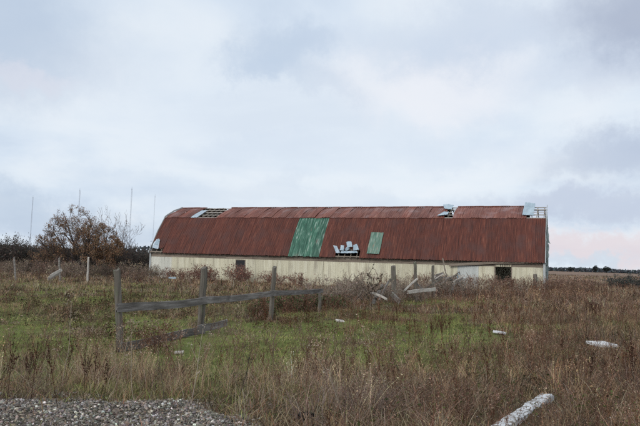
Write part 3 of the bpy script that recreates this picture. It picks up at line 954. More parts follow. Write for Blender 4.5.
gable(0, -1).build('gable_wall', M['cream_grey'], barn)
gable(BL, 1, (1.2, 4.0, 2.0)).build('gable_wall', M['gable'], barn)
for (xp, s) in ((-.06, -1), (BL + .06, 1)):
    mb = MB()
    pts = [(-.36, 2.70), (.88, 4.74), (2.24, 6.70), (3.83, 7.48), (5.5, 8.02)]
    for a, b_ in zip(pts[:-1], pts[1:]):
        add_board(mb, (xp, a[0], a[1]), (xp, b_[0], b_[1]), .17, .05, segs=6, warp=.02, jag=.02, side=(1, 0, 0))
    mb.build('barge_board', M['trim'], barn)
    mb = MB(); add_board(mb, (xp - s * .08, -.09, 0), (xp - s * .08, -.09, 2.72), .12, .18, segs=5, warp=.01, jag=.01, side=(1, 0, 0)); mb.build('corner_board', M['trim'], barn)
# ragged sheets curling off the right gable
loose([(BL + .08, .5, 2.5), (BL + .22, .4, 2.6), (BL + .30, 1.4, 4.3), (BL + .1, 1.5, 4.5)], M['gable'], seed=41, rag=.05)
loose([(BL + .08, 1.6, 4.6), (BL + .30, 1.7, 4.4), (BL + .2, 2.5, 5.8), (BL + .08, 2.5, 6.2)], M['gable'], seed=42, rag=.05)

# ------------------------------------------------------------------ timber fence in the middle distance
P1 = at(121.5, 352); P2 = Vector((-3.23, 17.5, 0)); P3 = Vector((-1.6, 21.6, 0)); P4 = Vector((.08, 25.8, 0))
for p in (P2, P3, P4): p.z = Gs(p.x, p.y)
fence = empty('wooden_fence', P1)
tag(fence, 'weathered grey board fence with leaning posts running back through the grass', 'fence')
FO = np.array(P1)


def post_mesh(base, top, r, rng=None, seed=0):
    """rough round timber post, split and slanting at the top"""
    r_ = np.random.default_rng(seed); mb = MB()
    base = np.asarray(base, float); top = np.asarray(top, float)
    n = 9; pts = np.array([base + (top - base) * (i / (n - 1)) + np.append(r_.normal(0, .006, 2), 0) for i in range(n)])
    sides = 10; a = np.arange(sides) * 2 * np.pi / sides
    ecc = 1 + .12 * np.sin(a * 2 + r_.random() * 6) + .06 * np.sin(a * 3 + r_.random() * 6)
    V = []
    for i, p in enumerate(pts):
        rad = r * (1.06 - .12 * i / (n - 1))
        for k in range(sides):
            q = p + np.array([np.cos(a[k]), np.sin(a[k]), 0]) * rad * ecc[k] * (1 + r_.normal(0, .03))
            if i == n - 1: q = q + np.array([0, 0, .035 * np.cos(a[k] - 1) + r_.normal(0, .012)])
            V.append(q)
    Q = [(i * sides + k, i * sides + (k + 1) % sides, (i + 1) * sides + (k + 1) % sides, (i + 1) * sides + k) for i in range(n - 1) for k in range(sides)]
    V.append(pts[-1] + [0, 0, .01]); T = [(len(V) - 1, (n - 1) * sides + k, (n - 1) * sides + (k + 1) % sides) for k in range(sides)]
    mb.add(V, Q, T)
    return mb


t1 = np.array(deep(116.5, 270, P1.y)); t2 = np.array(deep(204, 267.5, P2.y)); t3 = np.array(deep(274.5, 267, P3.y))
for k, (b_, t_, r_) in enumerate(((P1, t1, .075), (P2, t2, .10), (P3, t3, .085), (P4, np.array(P4) + [.02, 0, .98], .06))):
    o = post_mesh(np.array(b_) - [0, 0, .25] - FO, np.array(t_) - FO, r_, seed=k + 60).build('post', M['post_wood'], fence)
fr = np.random.default_rng(8)
def rail(p, q, w, t=.045, warp=.02):
    mb = MB(); add_board(mb, np.array(p) - FO, np.array(q) - FO, w, t, segs=12, warp=warp, jag=.06, rng=fr); return mb.build('rail', M['rail_wood'], fence)
off = Vector((-.02, -.13, 0))
rail(deep(121, 309, P1.y) + off, deep(208, 299.6, P2.y) + off, .19, warp=.035)
rail(deep(204, 299.8, P2.y) + off * 1.35, deep(277, 293.8, P3.y) + off, .19, warp=.03)
rail(deep(273, 294.2, P3.y) + off * 1.4, deep(323, 290.2, P4.y) + off, .17)
o = rail(deep(122, 345, P1.y) + off, deep(206, 331, P2.y) + off, .20, warp=.045); o['label'] = 'lower rail sagging into the grass'
o = rail(deep(200, 329, P2.y - .4) + off, deep(228, 322, P2.y + 1.6) + off, .20); o['label'] = 'broken end of the lower rail'

# free-standing posts beyond
def lone_post(px, pytop, pxb, pybase, dist, r, label, mat, group, seed):
    b_ = deep(pxb, pybase, dist); b_ = Vector((b_.x, dist, Gs(b_.x, dist))); t_ = deep(px, pytop, dist)
    o = post_mesh((0, 0, -.2), np.array(t_ - b_), r, seed=seed).build('fence_post', M[mat])
    o.location = b_
    return tag(o, label, 'post', group)


lone_post(14, 257.5, 16.5, 272, 50, .065, 'pale leaning post far left, before the dark hedge', 'wood', 'posts of an old fence along the hedge', 1)
lone_post(59, 258, 60.5, 274, 52, .075, 'pale post beside the heap of bleached boards', 'wood', 'posts of an old fence along the hedge', 2)
lone_post(88.5, 257.5, 87.5, 280, 50, .085, 'tallest pale post under the orange leaved tree', 'pale_wood', 'posts of an old fence along the hedge', 3)
lone_post(393.6, 266, 394.5, 288, 36, .125, 'thick dark rotten post behind the leaning log', 'post_wood', 'broken fence posts near the barn', 4)
lone_post(415, 262, 416.5, 290, 38, .105, 'tall straight grey post above the fallen pale rail', 'post_wood', 'broken fence posts near the barn', 5)
lone_post(432.8, 265.5, 433.5, 285, 43, .10, 'dark post between the tall grey post and the timber wreckage', 'post_wood', 'broken fence posts near the barn', 6)
pb = wallx(535, 280)
pw = BM @ Vector((pb.x, -.6, 0))
o = post_mesh((0, 0, 0), (.05, 0, 1.75), .16, seed=7).build('fence_post', M['post_wood']); o.location = (pw.x, pw.y, Gs(pw.x, pw.y)); tag(o, 'short greenish post standing against the barn near its right corner', 'post')


def plank(pa, pb, w, t, label, mat='wood', group=None, cat='plank', name='broken_plank', seed=0, round_=False):
    pa = np.asarray(pa, float); pb = np.asarray(pb, float); mb = MB(); r_ = np.random.default_rng(seed)
    if round_:
        pts = np.array([(pb - pa) * f + r_.normal(0, w * .12, 3) for f in np.linspace(0, 1, 7)])
        add_path(mb, pts, np.linspace(w / 2, w / 2 * .75, 7) * r_.uniform(.85, 1.1, 7), 8)
    else:
        add_board(mb, pa * 0, pb - pa, w, t, segs=7, warp=.02, jag=.08, rng=r_)
    o = mb.build(name, M[mat]); o.location = pa
    return tag(o, label, cat, group)


D = 33
plank(deep(373, 304, D), deep(383, 284.5, D), .24, .2, 'thick leaning log with a pale top in the grass before the barn', cat='log', name='leaning_log', round_=True, seed=1)
plank(deep(391.5, 294.5, D), deep(400, 301.5, D - .6), .26, .08, 'short grey board lying beside the leaning log', seed=2)
plank(deep(408, 292.5, 36), deep(435, 289, 37.5), .2, .08, 'fallen pale rail resting across the foot of the tall post', 'pale_wood', seed=3)
gp = 'broken timbers heaped beside the barn'
plank(deep(452, 290, 47), deep(459, 274, 47.4), .16, .06, 'whitest plank leaning steeply in the timber wreckage', 'white_sheet', gp, seed=4)
plank(deep(468, 289, 47), deep(458, 275, 47.3), .12, .05, 'pale plank leaning left in the timber wreckage', 'pale_wood', gp, seed=5)
plank(deep(464, 291, 46.6), deep(455.5, 277, 47), .12, .05, 'grey plank crossing under the pale one in the wreckage', 'wood', gp, seed=6)
plank(deep(436, 277, 47), deep(457, 279.5, 47.5), .22, .08, 'wide grey board lying level across the top of the wreckage', 'wood', gp, seed=7)
plank(deep(446.5, 276, 48), deep(442.6, 258.5, 49), .1, .08, 'thin dark stake leaning up against the barn eave', 'barn_wood', gp, seed=8)
wrk = np.random.default_rng(77)
for k in range(26):
    px = wrk.uniform(430, 462); py = wrk.uniform(276, 287); a = wrk.uniform(-.75, .75); L = wrk.uniform(6, 14)
    plank(deep(px, py, 46 + wrk.random() * 1.5), deep(px + L * math.cos(a), py - abs(L * math.sin(a)) - 1, 46.5 + wrk.random() * 1.5), wrk.uniform(.06, .15), .045, 'broken grey plank half buried in the heap of timber wreckage', ['wood', 'pale_wood', 'barn_wood'][k % 3], gp, seed=20 + k)
gl = 'leaning broken fence stakes before the barn'
for k, (xa_, ya_, xb_, yb_, d_, w_, lab) in enumerate(((379, 300, 389, 281, 34, .10, 'thin grey stake leaning right just behind the leaning log'), (398, 296, 390, 279, 36, .09, 'short stake leaning left across the thick dark post'),
        (404, 291, 418, 278, 37, .10, 'bleached stake leaning right towards the tall post'), (424, 291, 414, 280, 38, .09, 'grey stake leaning left against the tall post'),
        (426, 288, 441, 279, 41, .11, 'low slanting rail running from the tall post towards the wreckage'), (386, 299, 371, 292, 32, .11, 'dark board lying across the foot of the leaning log'))):
    plank(deep(xa_, ya_, d_), deep(xb_, yb_, d_ + .4), w_, .06, lab, ['wood', 'post_wood', 'pale_wood'][k % 3], gl, 'stake', 'broken_stake', seed=80 + k)
for k in range(4):
    p = deep(48 + k * .8, 279 - k * .9, 50); q = deep(58 + k * 1.1, 274 - k * 1.4, 50.8)
    plank(p, q, .22, .06, 'bleached board lying in the low heap beside the pale post', 'pale_wood', 'bleached boards near the hedge', seed=50 + k)

# white painted log, slabs, scraps
la, lb = at(549, 402.5), at(500, 431)
dr = (lb - la); lb = la + dr * 1.5; lb.z = Gs(lb.x, lb.y)
la.z += .05; lb.z += .05
mb = MB(); vv_ = np.array(lb - la); cut = vv_ / np.linalg.norm(vv_)
add_board(mb, cut * .12, vv_, .13, .15, segs=26, warp=.012, jag=.02, rng=np.random.default_rng(2))
add_board(mb, cut * -.06, cut * .14, .075, .10, segs=3, warp=.0, jag=.05, rng=np.random.default_rng(3))
o = mb.build('painted_log', M['paint_log'], smooth=False); o.location = la
tag(o, 'long log with flaking white paint lying in the brown grass', 'log')


def slab(center, sx, sy, sz, rz, label, mat, name, cat, seed, tilt=(0, 0)):
    import bmesh
    bm = bmesh.new(); bmesh.ops.create_cube(bm, size=1)
    for v in bm.verts: v.co = Vector((v.co.x * sx, v.co.y * sy, (v.co.z + .5) * sz))
    bmesh.ops.bevel(bm, geom=bm.edges[:], offset=min(sx, sy, sz) * .16, segments=2, affect='EDGES')
    bmesh.ops.subdivide_edges(bm, edges=bm.edges[:], cuts=2, use_grid_fill=True)
    r_ = np.random.default_rng(seed)
    for v in bm.verts: v.co += Vector(r_.normal(0, min(sx, sy, sz) * .045, 3))
    me = bpy.data.meshes.new(name); bm.to_mesh(me); bm.free(); me.materials.append(M[mat])
    o = bpy.data.objects.new(name, me); COL.objects.link(o); o.location = center; o.rotation_euler = (tilt[0], tilt[1], rz)
    return tag(o, label, cat)


c = at(602, 346); slab((c.x, c.y, c.z + .0), .60, .6, .085, .25, 'white topped concrete slab in the dark weeds at the right', 'concrete', 'concrete_slab', 'slab', 1, (.06, .02))
c = at(499.5, 334.5); slab((c.x, c.y, c.z + .05), .40, .2, .03, -.3, 'small white board fragment in the brown weeds', 'concrete', 'white_board', 'board', 2, (.2, .1))
c = at(172, 285); slab((c.x, c.y, c.z + .5), .6, .3, .14, .2, 'white lump of rubbish among brush near the left end of the barn', 'white_sheet', 'rubbish_lump', 'rubbish', 3)
c = at(340, 322); slab((c.x, c.y, c.z + .02), .30, .2, .035, .3, 'white scrap lying in the green grass below the brambles', 'pale_wood', 'litter_scrap', 'scrap', 4, (.25, .1))
c = at(179, 354); slab((c.x, c.y, c.z + .02), .20, .10, .035, .1, 'pale scrap on the grass beside the rust brown dead bush', 'pale_wood', 'litter_scrap', 'scrap', 5, (.2, -.1))
c = at(306, 421); slab((c.x, c.y, c.z), .15, .1, .08, .4, 'small grey rock at the bottom edge among dead stems', 'stone', 'rock', 'rock', 6)


# ------------------------------------------------------------------ shrubs, trees
def grow(rng, starts, maxlev, kids, ratio, wob=.22, rise=.10, shrink=.62, spread=.75, bias=(0, 0, 0), nseg=4, env=None):
    segs = []; tips = []
    def br(p, d, L, r, lev):
        for i in range(nseg):
            d = d + rng.normal(0, wob, 3) + np.array([0, 0, rise]) + np.array(bias) * .1; d = d / np.linalg.norm(d)
            p2 = p + d * (L / nseg)
            if env and not env(p2):
                tips.append(p); break
            ra = r * (1 - .75 * i / nseg); rb = r * (1 - .75 * (i + 1) / nseg)
            segs.append((p, p2, ra, rb, lev)); p = p2
            if lev < maxlev and (i > 0 or lev == 0):
                for _ in range(kids[lev]):
                    u = rng.normal(0, 1, 3); u -= d * np.dot(u, d); u /= np.linalg.norm(u) + 1e-9
                    a = spread * rng.uniform(.6, 1.2)
                    br(p, d * math.cos(a) + u * math.sin(a), L * ratio * rng.uniform(.7, 1.15), rb * shrink + .001, lev + 1)
            if lev >= maxlev - 1 and i >= 1: tips.append(p)
    for (p, d, L, r) in starts: br(np.array(p, float), np.array(d, float) / np.linalg.norm(d), L, r, 0)
    return segs, np.array(tips)


def add_segs(mb, segs, colf, minr, sides=3, lev=None):
    s = [q for q in segs if lev is None or (q[4] in lev)]
    if not s: return
    P0 = np.array([q[0] for q in s]); P1 = np.array([q[1] for q in s])
    add_tubes(mb, P0, P1, np.maximum([q[2] for q in s], minr), np.maximum([q[3] for q in s], minr), colf(len(s)), sides)


def tree_obj(name, loc, starts, seed, maxlev, kids, ratio, leafcols, nleaf, leafsize, minr, label, cat, group=None, trunk_lev=(0,), barkc=(.07, .055, .045), leafw=None, **kw):
    rng = np.random.default_rng(seed)
    segs, tips = grow(rng, starts, maxlev, kids, ratio, **kw)
    root = empty(name, loc); tag(root, label, cat, group)
    mb = MB(); add_segs(mb, segs, lambda n: pick([barkc], n, rng, .1), minr, 6, trunk_lev); mb.build('trunk' if 'tree' in name else 'stems', M['bark'], root)
    mb = MB(); rest = tuple(l for l in range(maxlev + 1) if l not in trunk_lev)
    add_segs(mb, segs, lambda n: pick([np.array(barkc) * 1.1], n, rng, .15), minr, 3, rest)
    if nleaf:
        w = leafw(tips) if leafw else np.ones(len(tips)); w = w / w.sum()
        k = rng.choice(len(tips), nleaf, p=w)
        add_flakes(mb, tips[k] + rng.normal(0, leafsize * 1.1, (nleaf, 3)), leafsize * rng.uniform(.6, 1.3, nleaf), pick(leafcols, nleaf, rng), rng)
    mb.build('crown' if 'tree' in name else 'foliage', M['plant'], root)
    return root


# the big orange-leaved tree left of the barn
TD = 74
tb = deep(79, 268, TD); tz = Gs(tb.x, TD)
starts = []
ER = np.random.default_rng(12)
for k in range(17):
    a = -1.25 + 2.5 * k / 16
    starts.append(((math.sin(a) * .5 + ER.normal(0, .15), ER.normal(0, .35), -.1), (math.sin(a) * 1.05, ER.normal(0, .42), math.cos(a) * .9 + .12), 7.8 if abs(a) < .7 else 6.2, .12))


def dome(p):
    top = np.interp(p[0], [-5.3, -4.6, -3.2, -1.8, -.4, 1.2, 2.6, 4.0, 5.2, 6], [1.8, 4.8, 6.9, 8.1, 8.4, 7.7, 6.5, 5.1, 3.5, 1.2])
    top += .8 * (float(vn(np.array([p[0] * 1.1]), np.array([p[1] * 1.1]), 3)[0]) - .6)
    return p[2] < top * (1 - (p[1] / 4.2) ** 2 * .8)


tree_obj('broad_tree', (tb.x, TD, tz), starts, 5, 3, (3, 3, 2), .40, [(.28, .145, .075), (.33, .19, .105), (.20, .11, .065), (.24, .165, .105), (.16, .12, .085)], 38000, .078, .010,
         'broad rounded tree with sparse orange brown leaves before the dark hedge', 'tree', barkc=(.085, .068, .060), leafw=lambda t: np.exp(.13 * t[:, 0]) * (t[:, 2] > .8) + .1, wob=.17, rise=.02, spread=.72, env=dome)
tb = deep(126, 262, 78)
tree_obj('bare_tree', (tb.x, 78, Gs(tb.x, 78)), [((0, 0, 0), (.02, 0, 1), 5.6, .06), ((.1, 0, 0), (-.25, .1, 1), 4.6, .05), ((-.2, .1, 0), (.25, -.1, 1), 4.4, .05), ((-.3, .1, 0), (-.3, -.1, 1), 4.2, .05)], 9, 3, (2, 2, 1), .40, [(.2, .11, .06)], 300, .08, .008,
         'slim bare tree with upright twigs right of the orange leaved tree', 'tree', barkc=(.085, .065, .06), wob=.12, rise=.12, spread=.6)
tb = deep(108, 262, 77)
tree_obj('bare_tree', (tb.x, 77, Gs(tb.x, 77)), [((0, 0, 0), (.1, 0, 1), 4.9, .08), ((.3, 0, 0), (.45, .1, 1), 4.3, .06), ((-.3, .1, 0), (-.3, -.1, 1), 4.3, .06)], 19, 2, (2, 2), .48, [(.2, .10, .05)], 350, .1, .012,
         'low bare tree between the orange tree and the slim upright one', 'tree', barkc=(.075, .055, .05), wob=.16, rise=.08, spread=.7)


# dark hedge of separate bushes
def bush(name, seed, w, h, ntw, nleaf, twig, leaf, ls, minr, loc, label, cat, group=None, dep=None):
    rng = np.random.default_rng(seed); dep = dep or w * .6
    root = empty(name, loc); tag(root, label, cat, group)
    st = [((rng.uniform(-.35, .35) * w, rng.uniform(-.35, .35) * dep, -.05), (rng.normal(0, .35), rng.normal(0, .35), 1), h * rng.uniform(.55, .95), max(minr, .012 * h)) for _ in range(ntw)]
    segs, tips = grow(rng, st, 2, (2, 2), .5, wob=.22, rise=.05, spread=.8, nseg=3)
    mb = MB(); add_segs(mb, segs, lambda n: pick(twig, n, rng, .15), minr, 3); mb.build('stems', M['bark'], root)
    mb = MB(); k = rng.integers(0, len(tips), nleaf)
    add_flakes(mb, tips[k] + rng.normal(0, ls * 1.6, (nleaf, 3)) * np.array([1, 1, .9]), ls * rng.uniform(.6, 1.4, nleaf), pick(leaf, nleaf, rng, .3), rng)
    mb.build('foliage', M['plant'], root)
    return root


def place(src, x, y, rz, sc, label=None):
    c = copy_tree(src); c.location = (x, y, Gs(x, y)); c.rotation_euler = (0, 0, rz); c.scale = (sc[0], sc[0], sc[1])
    if label: c['label'] = label
    return c


hl = 'dark tangled bush in the hedge behind the old fence posts'
hk = [bush('hedge_bush', 100 + k, 5.0, 2.7, 26, 3600, [(.065, .052, .048), (.085, .068, .060)], [(.045, .050, .042), (.07, .056, .047), (.085, .062, .05)], .11, .013, (0, 0, 0), hl, 'bush', 'hedge of dark bushes left of the barn') for k in range(3)]  # twig and leaf tones lightened and cooled, slight haze put into the colour
hr = random.Random(3); first = [True] * 3
spots = []
for k in range(17):
    px = -34 + k * 11.4
    d = 82 + hr.uniform(-2, 2) + (4 if px > 130 else 0)
    spots.append((deep(px, 262, d).x, d, (1.15 if px < 22 else .92) * hr.uniform(.9, 1.1)))
for k in range(9):
    px = -30 + k * 21
    d = 90 + hr.uniform(-1, 2)
    spots.append((deep(px, 262, d).x, d, (1.25 if px < 30 else 1.0) * hr.uniform(.9, 1.12)))
for n_, (x, y, s) in enumerate(spots):
    k = n_ % 3
    if first[k]:
        first[k] = False; o = hk[k]; o.location = (x, y, Gs(x, y)); o.scale = (1, 1, s)
    else:
        place(hk[k], x, y, hr.uniform(0, 6.28), (1.0, s))
# reddish-brown brush before the hedge, and rusty bushes along the barn wall
bl = 'rusty brown brush in front of the dark hedge'
BV = [bush('brown_brush', 140 + q, 2.8, 1.4, 12, 560, tw, lf, .085, .011, (0, 0, 0), lab, 'brush', gp_) for q, (tw, lf, lab, gp_) in enumerate((
    ([(.15, .10, .08), (.19, .14, .11)], [(.15, .085, .058), (.19, .115, .08), (.12, .075, .055)], 'rusty brown brush in front of the dark hedge', 'rusty brush before the hedge'),
    ([(.22, .17, .13), (.16, .12, .095)], [(.22, .165, .11), (.28, .215, .15), (.15, .11, .075)], 'straw coloured brush in front of the dark hedge', 'straw brush before the hedge'),
    ([(.08, .058, .048), (.11, .08, .065)], [(.075, .06, .042), (.10, .075, .052), (.065, .06, .035)], 'dark olive brown brush in front of the dark hedge', 'dark brush before the hedge')))]
bseen = [True] * 3
for k in range(21):
    px = 0 + k * 7.6 + hr.uniform(-3, 3); d = 64 + hr.uniform(-7, 9); x = deep(px, 270, d).x
    q = (k * 7 + k // 3) % 3; sc = (hr.uniform(.75, 1.1), hr.uniform(.55, 1.05))
    if bseen[q]: bseen[q] = False; BV[q].location = (x, d, Gs(x, d)); BV[q].scale = (sc[0], sc[0], sc[1])
    else: place(BV[q], x, d, hr.uniform(0, 6), sc)
s0 = None
rl = 'rusty red shrub growing along the foot of the cream barn wall'
for k, (px, sc) in enumerate(((186, .8), (201, .85), (218, 1.1), (231, 1.0), (248, 1.15), (262, 1.05), (282, .8), (296, .75), (312, .8))):
    p = BM @ Vector((wallx(px, 275).x, -2.2 - hr.random() * 2, 0))
    if s0 is None: s0 = bush('rusty_shrub', 150, 2.2, 1.25, 14, 800, [(.18, .10, .078), (.14, .085, .07)], [(.22, .092, .066), (.17, .075, .055), (.25, .14, .10), (.16, .115, .075)], .075, .009, (p.x, p.y, Gs(p.x, p.y)), rl, 'shrub', 'rusty shrubs along the barn wall'); s0.scale = (sc, sc, sc)
    else: place(s0, p.x, p.y, hr.uniform(0, 6), (sc, sc))
# pale dead shrubs right half of the barn front
s0 = None
for k, (px, d, sc) in enumerate(((338, 36, .95), (350, 38, 1.1), (362, 37, 1.0), (345, 33, .8), (384, 35, .8), (404, 39, .9), (424, 41, .9), (444, 44, 1.0), (470, 46, .9), (492, 47, .8), (520, 46, .8), (377, 34.6, .7), (390, 37.2, .8), (398, 34.5, .55), (412, 38.6, .75), (421, 37, .55), (435, 44.6, .85), (452, 47.6, .9), (462, 46, .6), (318, 31, .8), (306, 28.5, .7))):
    x = deep(px, 285, d).x
    if s0 is None: s0 = bush('dead_shrub', 160, 2.0, 1.15, 16, 620, [(.19, .145, .115), (.24, .19, .155)], [(.21, .15, .115), (.26, .20, .15), (.14, .105, .07)], .055, .008, (x, d, Gs(x, d)), 'grey brown dead shrub among the broken posts before the barn', 'shrub', 'dead shrubs before the barn'); s0.scale = (sc, sc, sc)
    else: place(s0, x, d, hr.uniform(0, 6), (sc, sc))
# dark green brambles under the fence rail
s0 = None
for k, (px, py, sc) in enumerate(((280, 312, .95), (298, 311, 1.1), (320, 309, 1.0), (262, 317, .7), (336, 307, .8))):
    p = at(px, py)
    if s0 is None: s0 = bush('bramble_bush', 170, 2.3, .62, 30, 1300, [(.13, .08, .06), (.17, .11, .08)], [(.05, .085, .03), (.075, .10, .04), (.11, .08, .045), (.15, .085, .055)], .06, .006, p, 'dark green bramble bush under the far end of the fence rail', 'bramble', 'brambles under the fence'); s0.scale = (sc,) * 3
    else: place(s0, p.x, p.y, hr.uniform(0, 6), (sc, sc))
p = at(152, 354); bush('dead_bush', 180, .55, .62, 10, 700, [(.10, .05, .032), (.07, .035, .025)], [(.12, .052, .03), (.085, .038, .024), (.15, .075, .045)], .03, .003, p, 'rust brown dead bush caught under the sagging lower rail', 'bush')
# dark shrub at the right edge
s0 = bush('dark_shrub', 190, 4.6, 2.1, 16, 2200, [(.07, .06, .056)], [(.05, .062, .056), (.06, .07, .06), (.075, .066, .058)], .12, .013, (0, 0, 0), 'larger dark evergreen shrub at the right edge of the field', 'shrub', 'dark shrubs on the right')
x = deep(643, 275, 76).x; s0.location = (x, 76, Gs(x, 76)); s0.scale = (1, 1, .82)
x = deep(622, 275, 80).x; place(s0, x, 80, 2, (.8, .66), 'smaller dark evergreen shrub standing beside the larger one on the right')

# tall single plants
def single(name, proto, px, py, h, tilt, az, label, group=None, cat='weed', mul=(1, 1, 1), dist=None):
    p = at(px, py) if dist is None else Vector((deep(px, py, dist).x, dist, Gs(deep(px, py, dist).x, dist)))
    mb = MB(); add_instances(mb, proto, np.zeros((1, 3)), np.array([random.random() * 6]), np.array([h]), np.array([tilt]), np.array([az]), np.array([mul]))
    o = mb.build(name, M['plant']); o.location = (p.x, p.y, p.z - .02)
    return tag(o, label, cat, group)


rng = np.random.default_rng(55)


def proto_stalk(rng, h=1.0, col=(.30, .24, .17), thick=.005, nb=5):
    mb = MB(); c = np.array(col); n = 7
    P = [np.zeros(3)]; d = np.array([rng.normal(0, .1), rng.normal(0, .1), 1.])
    for i in range(n): d = d + np.append(rng.normal(0, .06, 2), 0); P.append(P[-1] + d / np.linalg.norm(d) * h / n)
    P = np.array(P); rr_ = np.linspace(thick, thick * .35, n + 1)
    add_tubes(mb, P[:-1], P[1:], rr_[:-1], rr_[1:], c, 4)
    for _ in range(nb):
        i = rng.integers(2, n); az = rng.random() * 6.28; L = h * rng.uniform(.12, .3)
        e = P[i] + np.array([math.cos(az) * .5, math.sin(az) * .5, .85]) * L
        add_tubes(mb, [P[i]], [e], [thick * .5], [thick * .25], c)
        add_flakes(mb, e + rng.normal(0, .02, (9, 3)) * h, .016, pick([c * .8, c * 1.1], 9, rng), rng)
    return mb.arrays()


sg = 'tall dry stalks in the foreground'
for (px, py, h, tl, az, lab, colr, th) in (
    (61, 390, 1.1, .12, 3.1, 'tall pale leaning stalk in the left grass', (.27, .215, .16), .0055),
    (112, 402, .85, .05, 0, 'pale branching stalk at the foot of the nearest fence post', (.33, .27, .20), .0055),
    (135, 404, .95, .2, 3.0, 'pale stalk behind the gravel leaning left', (.30, .24, .18), .005),
    (163, 402, .75, .04, 0, 'dark thin stalk behind the middle of the gravel', (.09, .07, .055), .005),
    (191, 406, .85, .06, .5, 'whitest branching stalk behind the gravel', (.40, .34, .27), .0055),
    (234, 414, .78, .03, 0, 'straight black stalk beside the right end of the gravel', (.045, .035, .03), .005),
    (245, 404, .7, .02, 0, 'second black stalk just right of the gravel end', (.05, .038, .03), .0045),
    (273, 398, .8, .1, 0, 'brown stalk standing in front of the bramble', (.18, .13, .095), .005),
    (345, 423, .75, .3, 2.8, 'pale bent stalk among the grey dead stems', (.33, .27, .21), .005),
    (398, 415, .8, .35, 2.9, 'long pale stem leaning left over the dead weeds', (.30, .245, .19), .005),
    (473, 380, .8, .12, 0, 'pale stalk left of the white painted log', (.26, .20, .15), .005)):
    single('dry_stalk', proto_stalk(rng, 1, colr, th), px, py, h, tl, az, lab, sg, 'stalk')
single('dry_stalk', proto_dock(rng, .95), 323, 360, .62, .02, 0, 'short black dock stalk alone in the green grass', None, 'stalk', (.45, .5, .55))
# burdock before the barn
mb = MB(); r_ = np.random.default_rng(6)
segs, tips = grow(r_, [((0, 0, 0), (.0, 0, 1), 1.75, .02), ((.0, 0, 0), (.3, 0, 1), 1.5, .018), ((.0, .0, 0), (-.28, 0, 1), 1.3, .016)], 1, (2,), .35, wob=.1, rise=.1)
add_segs(mb, segs, lambda n: pick([(.06, .045, .035)], n, r_), .009)
add_flakes(mb, tips + r_.normal(0, .05, tips.shape), .11, pick([(.05, .04, .03), (.08, .06, .045)], len(tips), r_), r_, long=1.1)
x = deep(371, 287, 32).x; o = mb.build('burdock_plant', M['plant']); o.location = (x, 32, Gs(x, 32)); tag(o, 'tall dark burdock with seed heads against the cream wall', 'plant')
# clumps
def clump(name, px, py, n, spread, protos_, sc, label, cat='weeds', mul=(1, 1, 1), group=None):
    p = at(px, py); mb = MB(); r_ = np.random.default_rng(int(px * 7 + py))
    pos = np.stack([r_.normal(0, spread, n), r_.normal(0, spread, n), np.zeros(n)], 1)
    pos[:, 2] = G(pos[:, 0] + p.x, pos[:, 1] + p.y) - p.z - .02
    for v, pr in enumerate(protos_):
        q = np.arange(v, n, len(protos_))
        add_instances(mb, pr, pos[q], r_.random(len(q)) * 6.28, sc * r_.uniform(.7, 1.15, len(q)), np.abs(r_.normal(0, .22, len(q))), r_.random(len(q)) * 6.28, np.exp(r_.normal(0, .15, (len(q), 1))) * np.array([mul]))
    o = mb.build(name, M['plant']); o.location = p
    return tag(o, label, cat, group)


T_, Gd, Pl, Dk, Lf = protos[0][1], protos[0][0], protos[0][2], protos[0][3], protos[0][4]
clump('weed_clump', 116, 382, 22, .22, Pl + T_[:2], .95, 'clump of pale dry stems round the foot of the nearest fence post', mul=(1, .95, .9))
clump('weed_clump', 352, 415, 30, .36, T_ + Pl[:1], 1.0, 'grey tangle of dead stems at the bottom middle of the field')
clump('weed_clump', 222, 335, 18, .3, Gd[:3] + T_[:2], .85, 'brown weed clump rising in front of the fallen lower rail')
clump('weed_clump', 430, 345, 20, .35, Dk + Gd[:2], .95, 'rusty dark weed clump between the green strip and the white board', mul=(.9, .8, .8))
clump('weed_clump', 575, 325, 26, .6, Gd + Dk, 1.15, 'tall brown weed clump behind the white topped slab', mul=(.8, .72, .7))
clump('weed_clump', 622, 395, 34, .4, T_ + Dk[:2], 1.05, 'dark tangled weed clump at the right edge near the painted log', mul=(.55, .5, .5))
clump('weed_clump', 440, 408, 22, .4, T_ + Gd[:1], .8, 'low brown weed clump left of the white painted log', mul=(.8, .72, .68))
clump('weed_clump', 40, 395, 26, .5, Dk + T_[:3], .75, 'dark weed clump behind the left end of the gravel', mul=(.6, .58, .52))

# ------------------------------------------------------------------ far treelines, lone trees, masts
def far_mass(name, spans, dist, h0, h1, n, cols, size, label, seed):
    rng = np.random.default_rng(seed); mb = MB()
    for (pa, pb) in spans:
        xa = deep(pa, 265, dist).x; xb = deep(pb, 265, dist).x
        x = rng.uniform(xa, xb, n); top = h0 + (h1 - h0) * fbm(x * .035, x * 0 + seed, seed, 4) ** 1.3 * 1.3
        z = G(x, np.full(n, dist)) + top * rng.random(n) ** .8
        add_flakes(mb, np.stack([x, dist + rng.uniform(-8, 8, n), z], 1), size * rng.uniform(.6, 1.5, n), pick(cols, n, rng, .2), rng)
    return tag(mb.build(name, M['plant']), label, 'trees', kind='stuff')


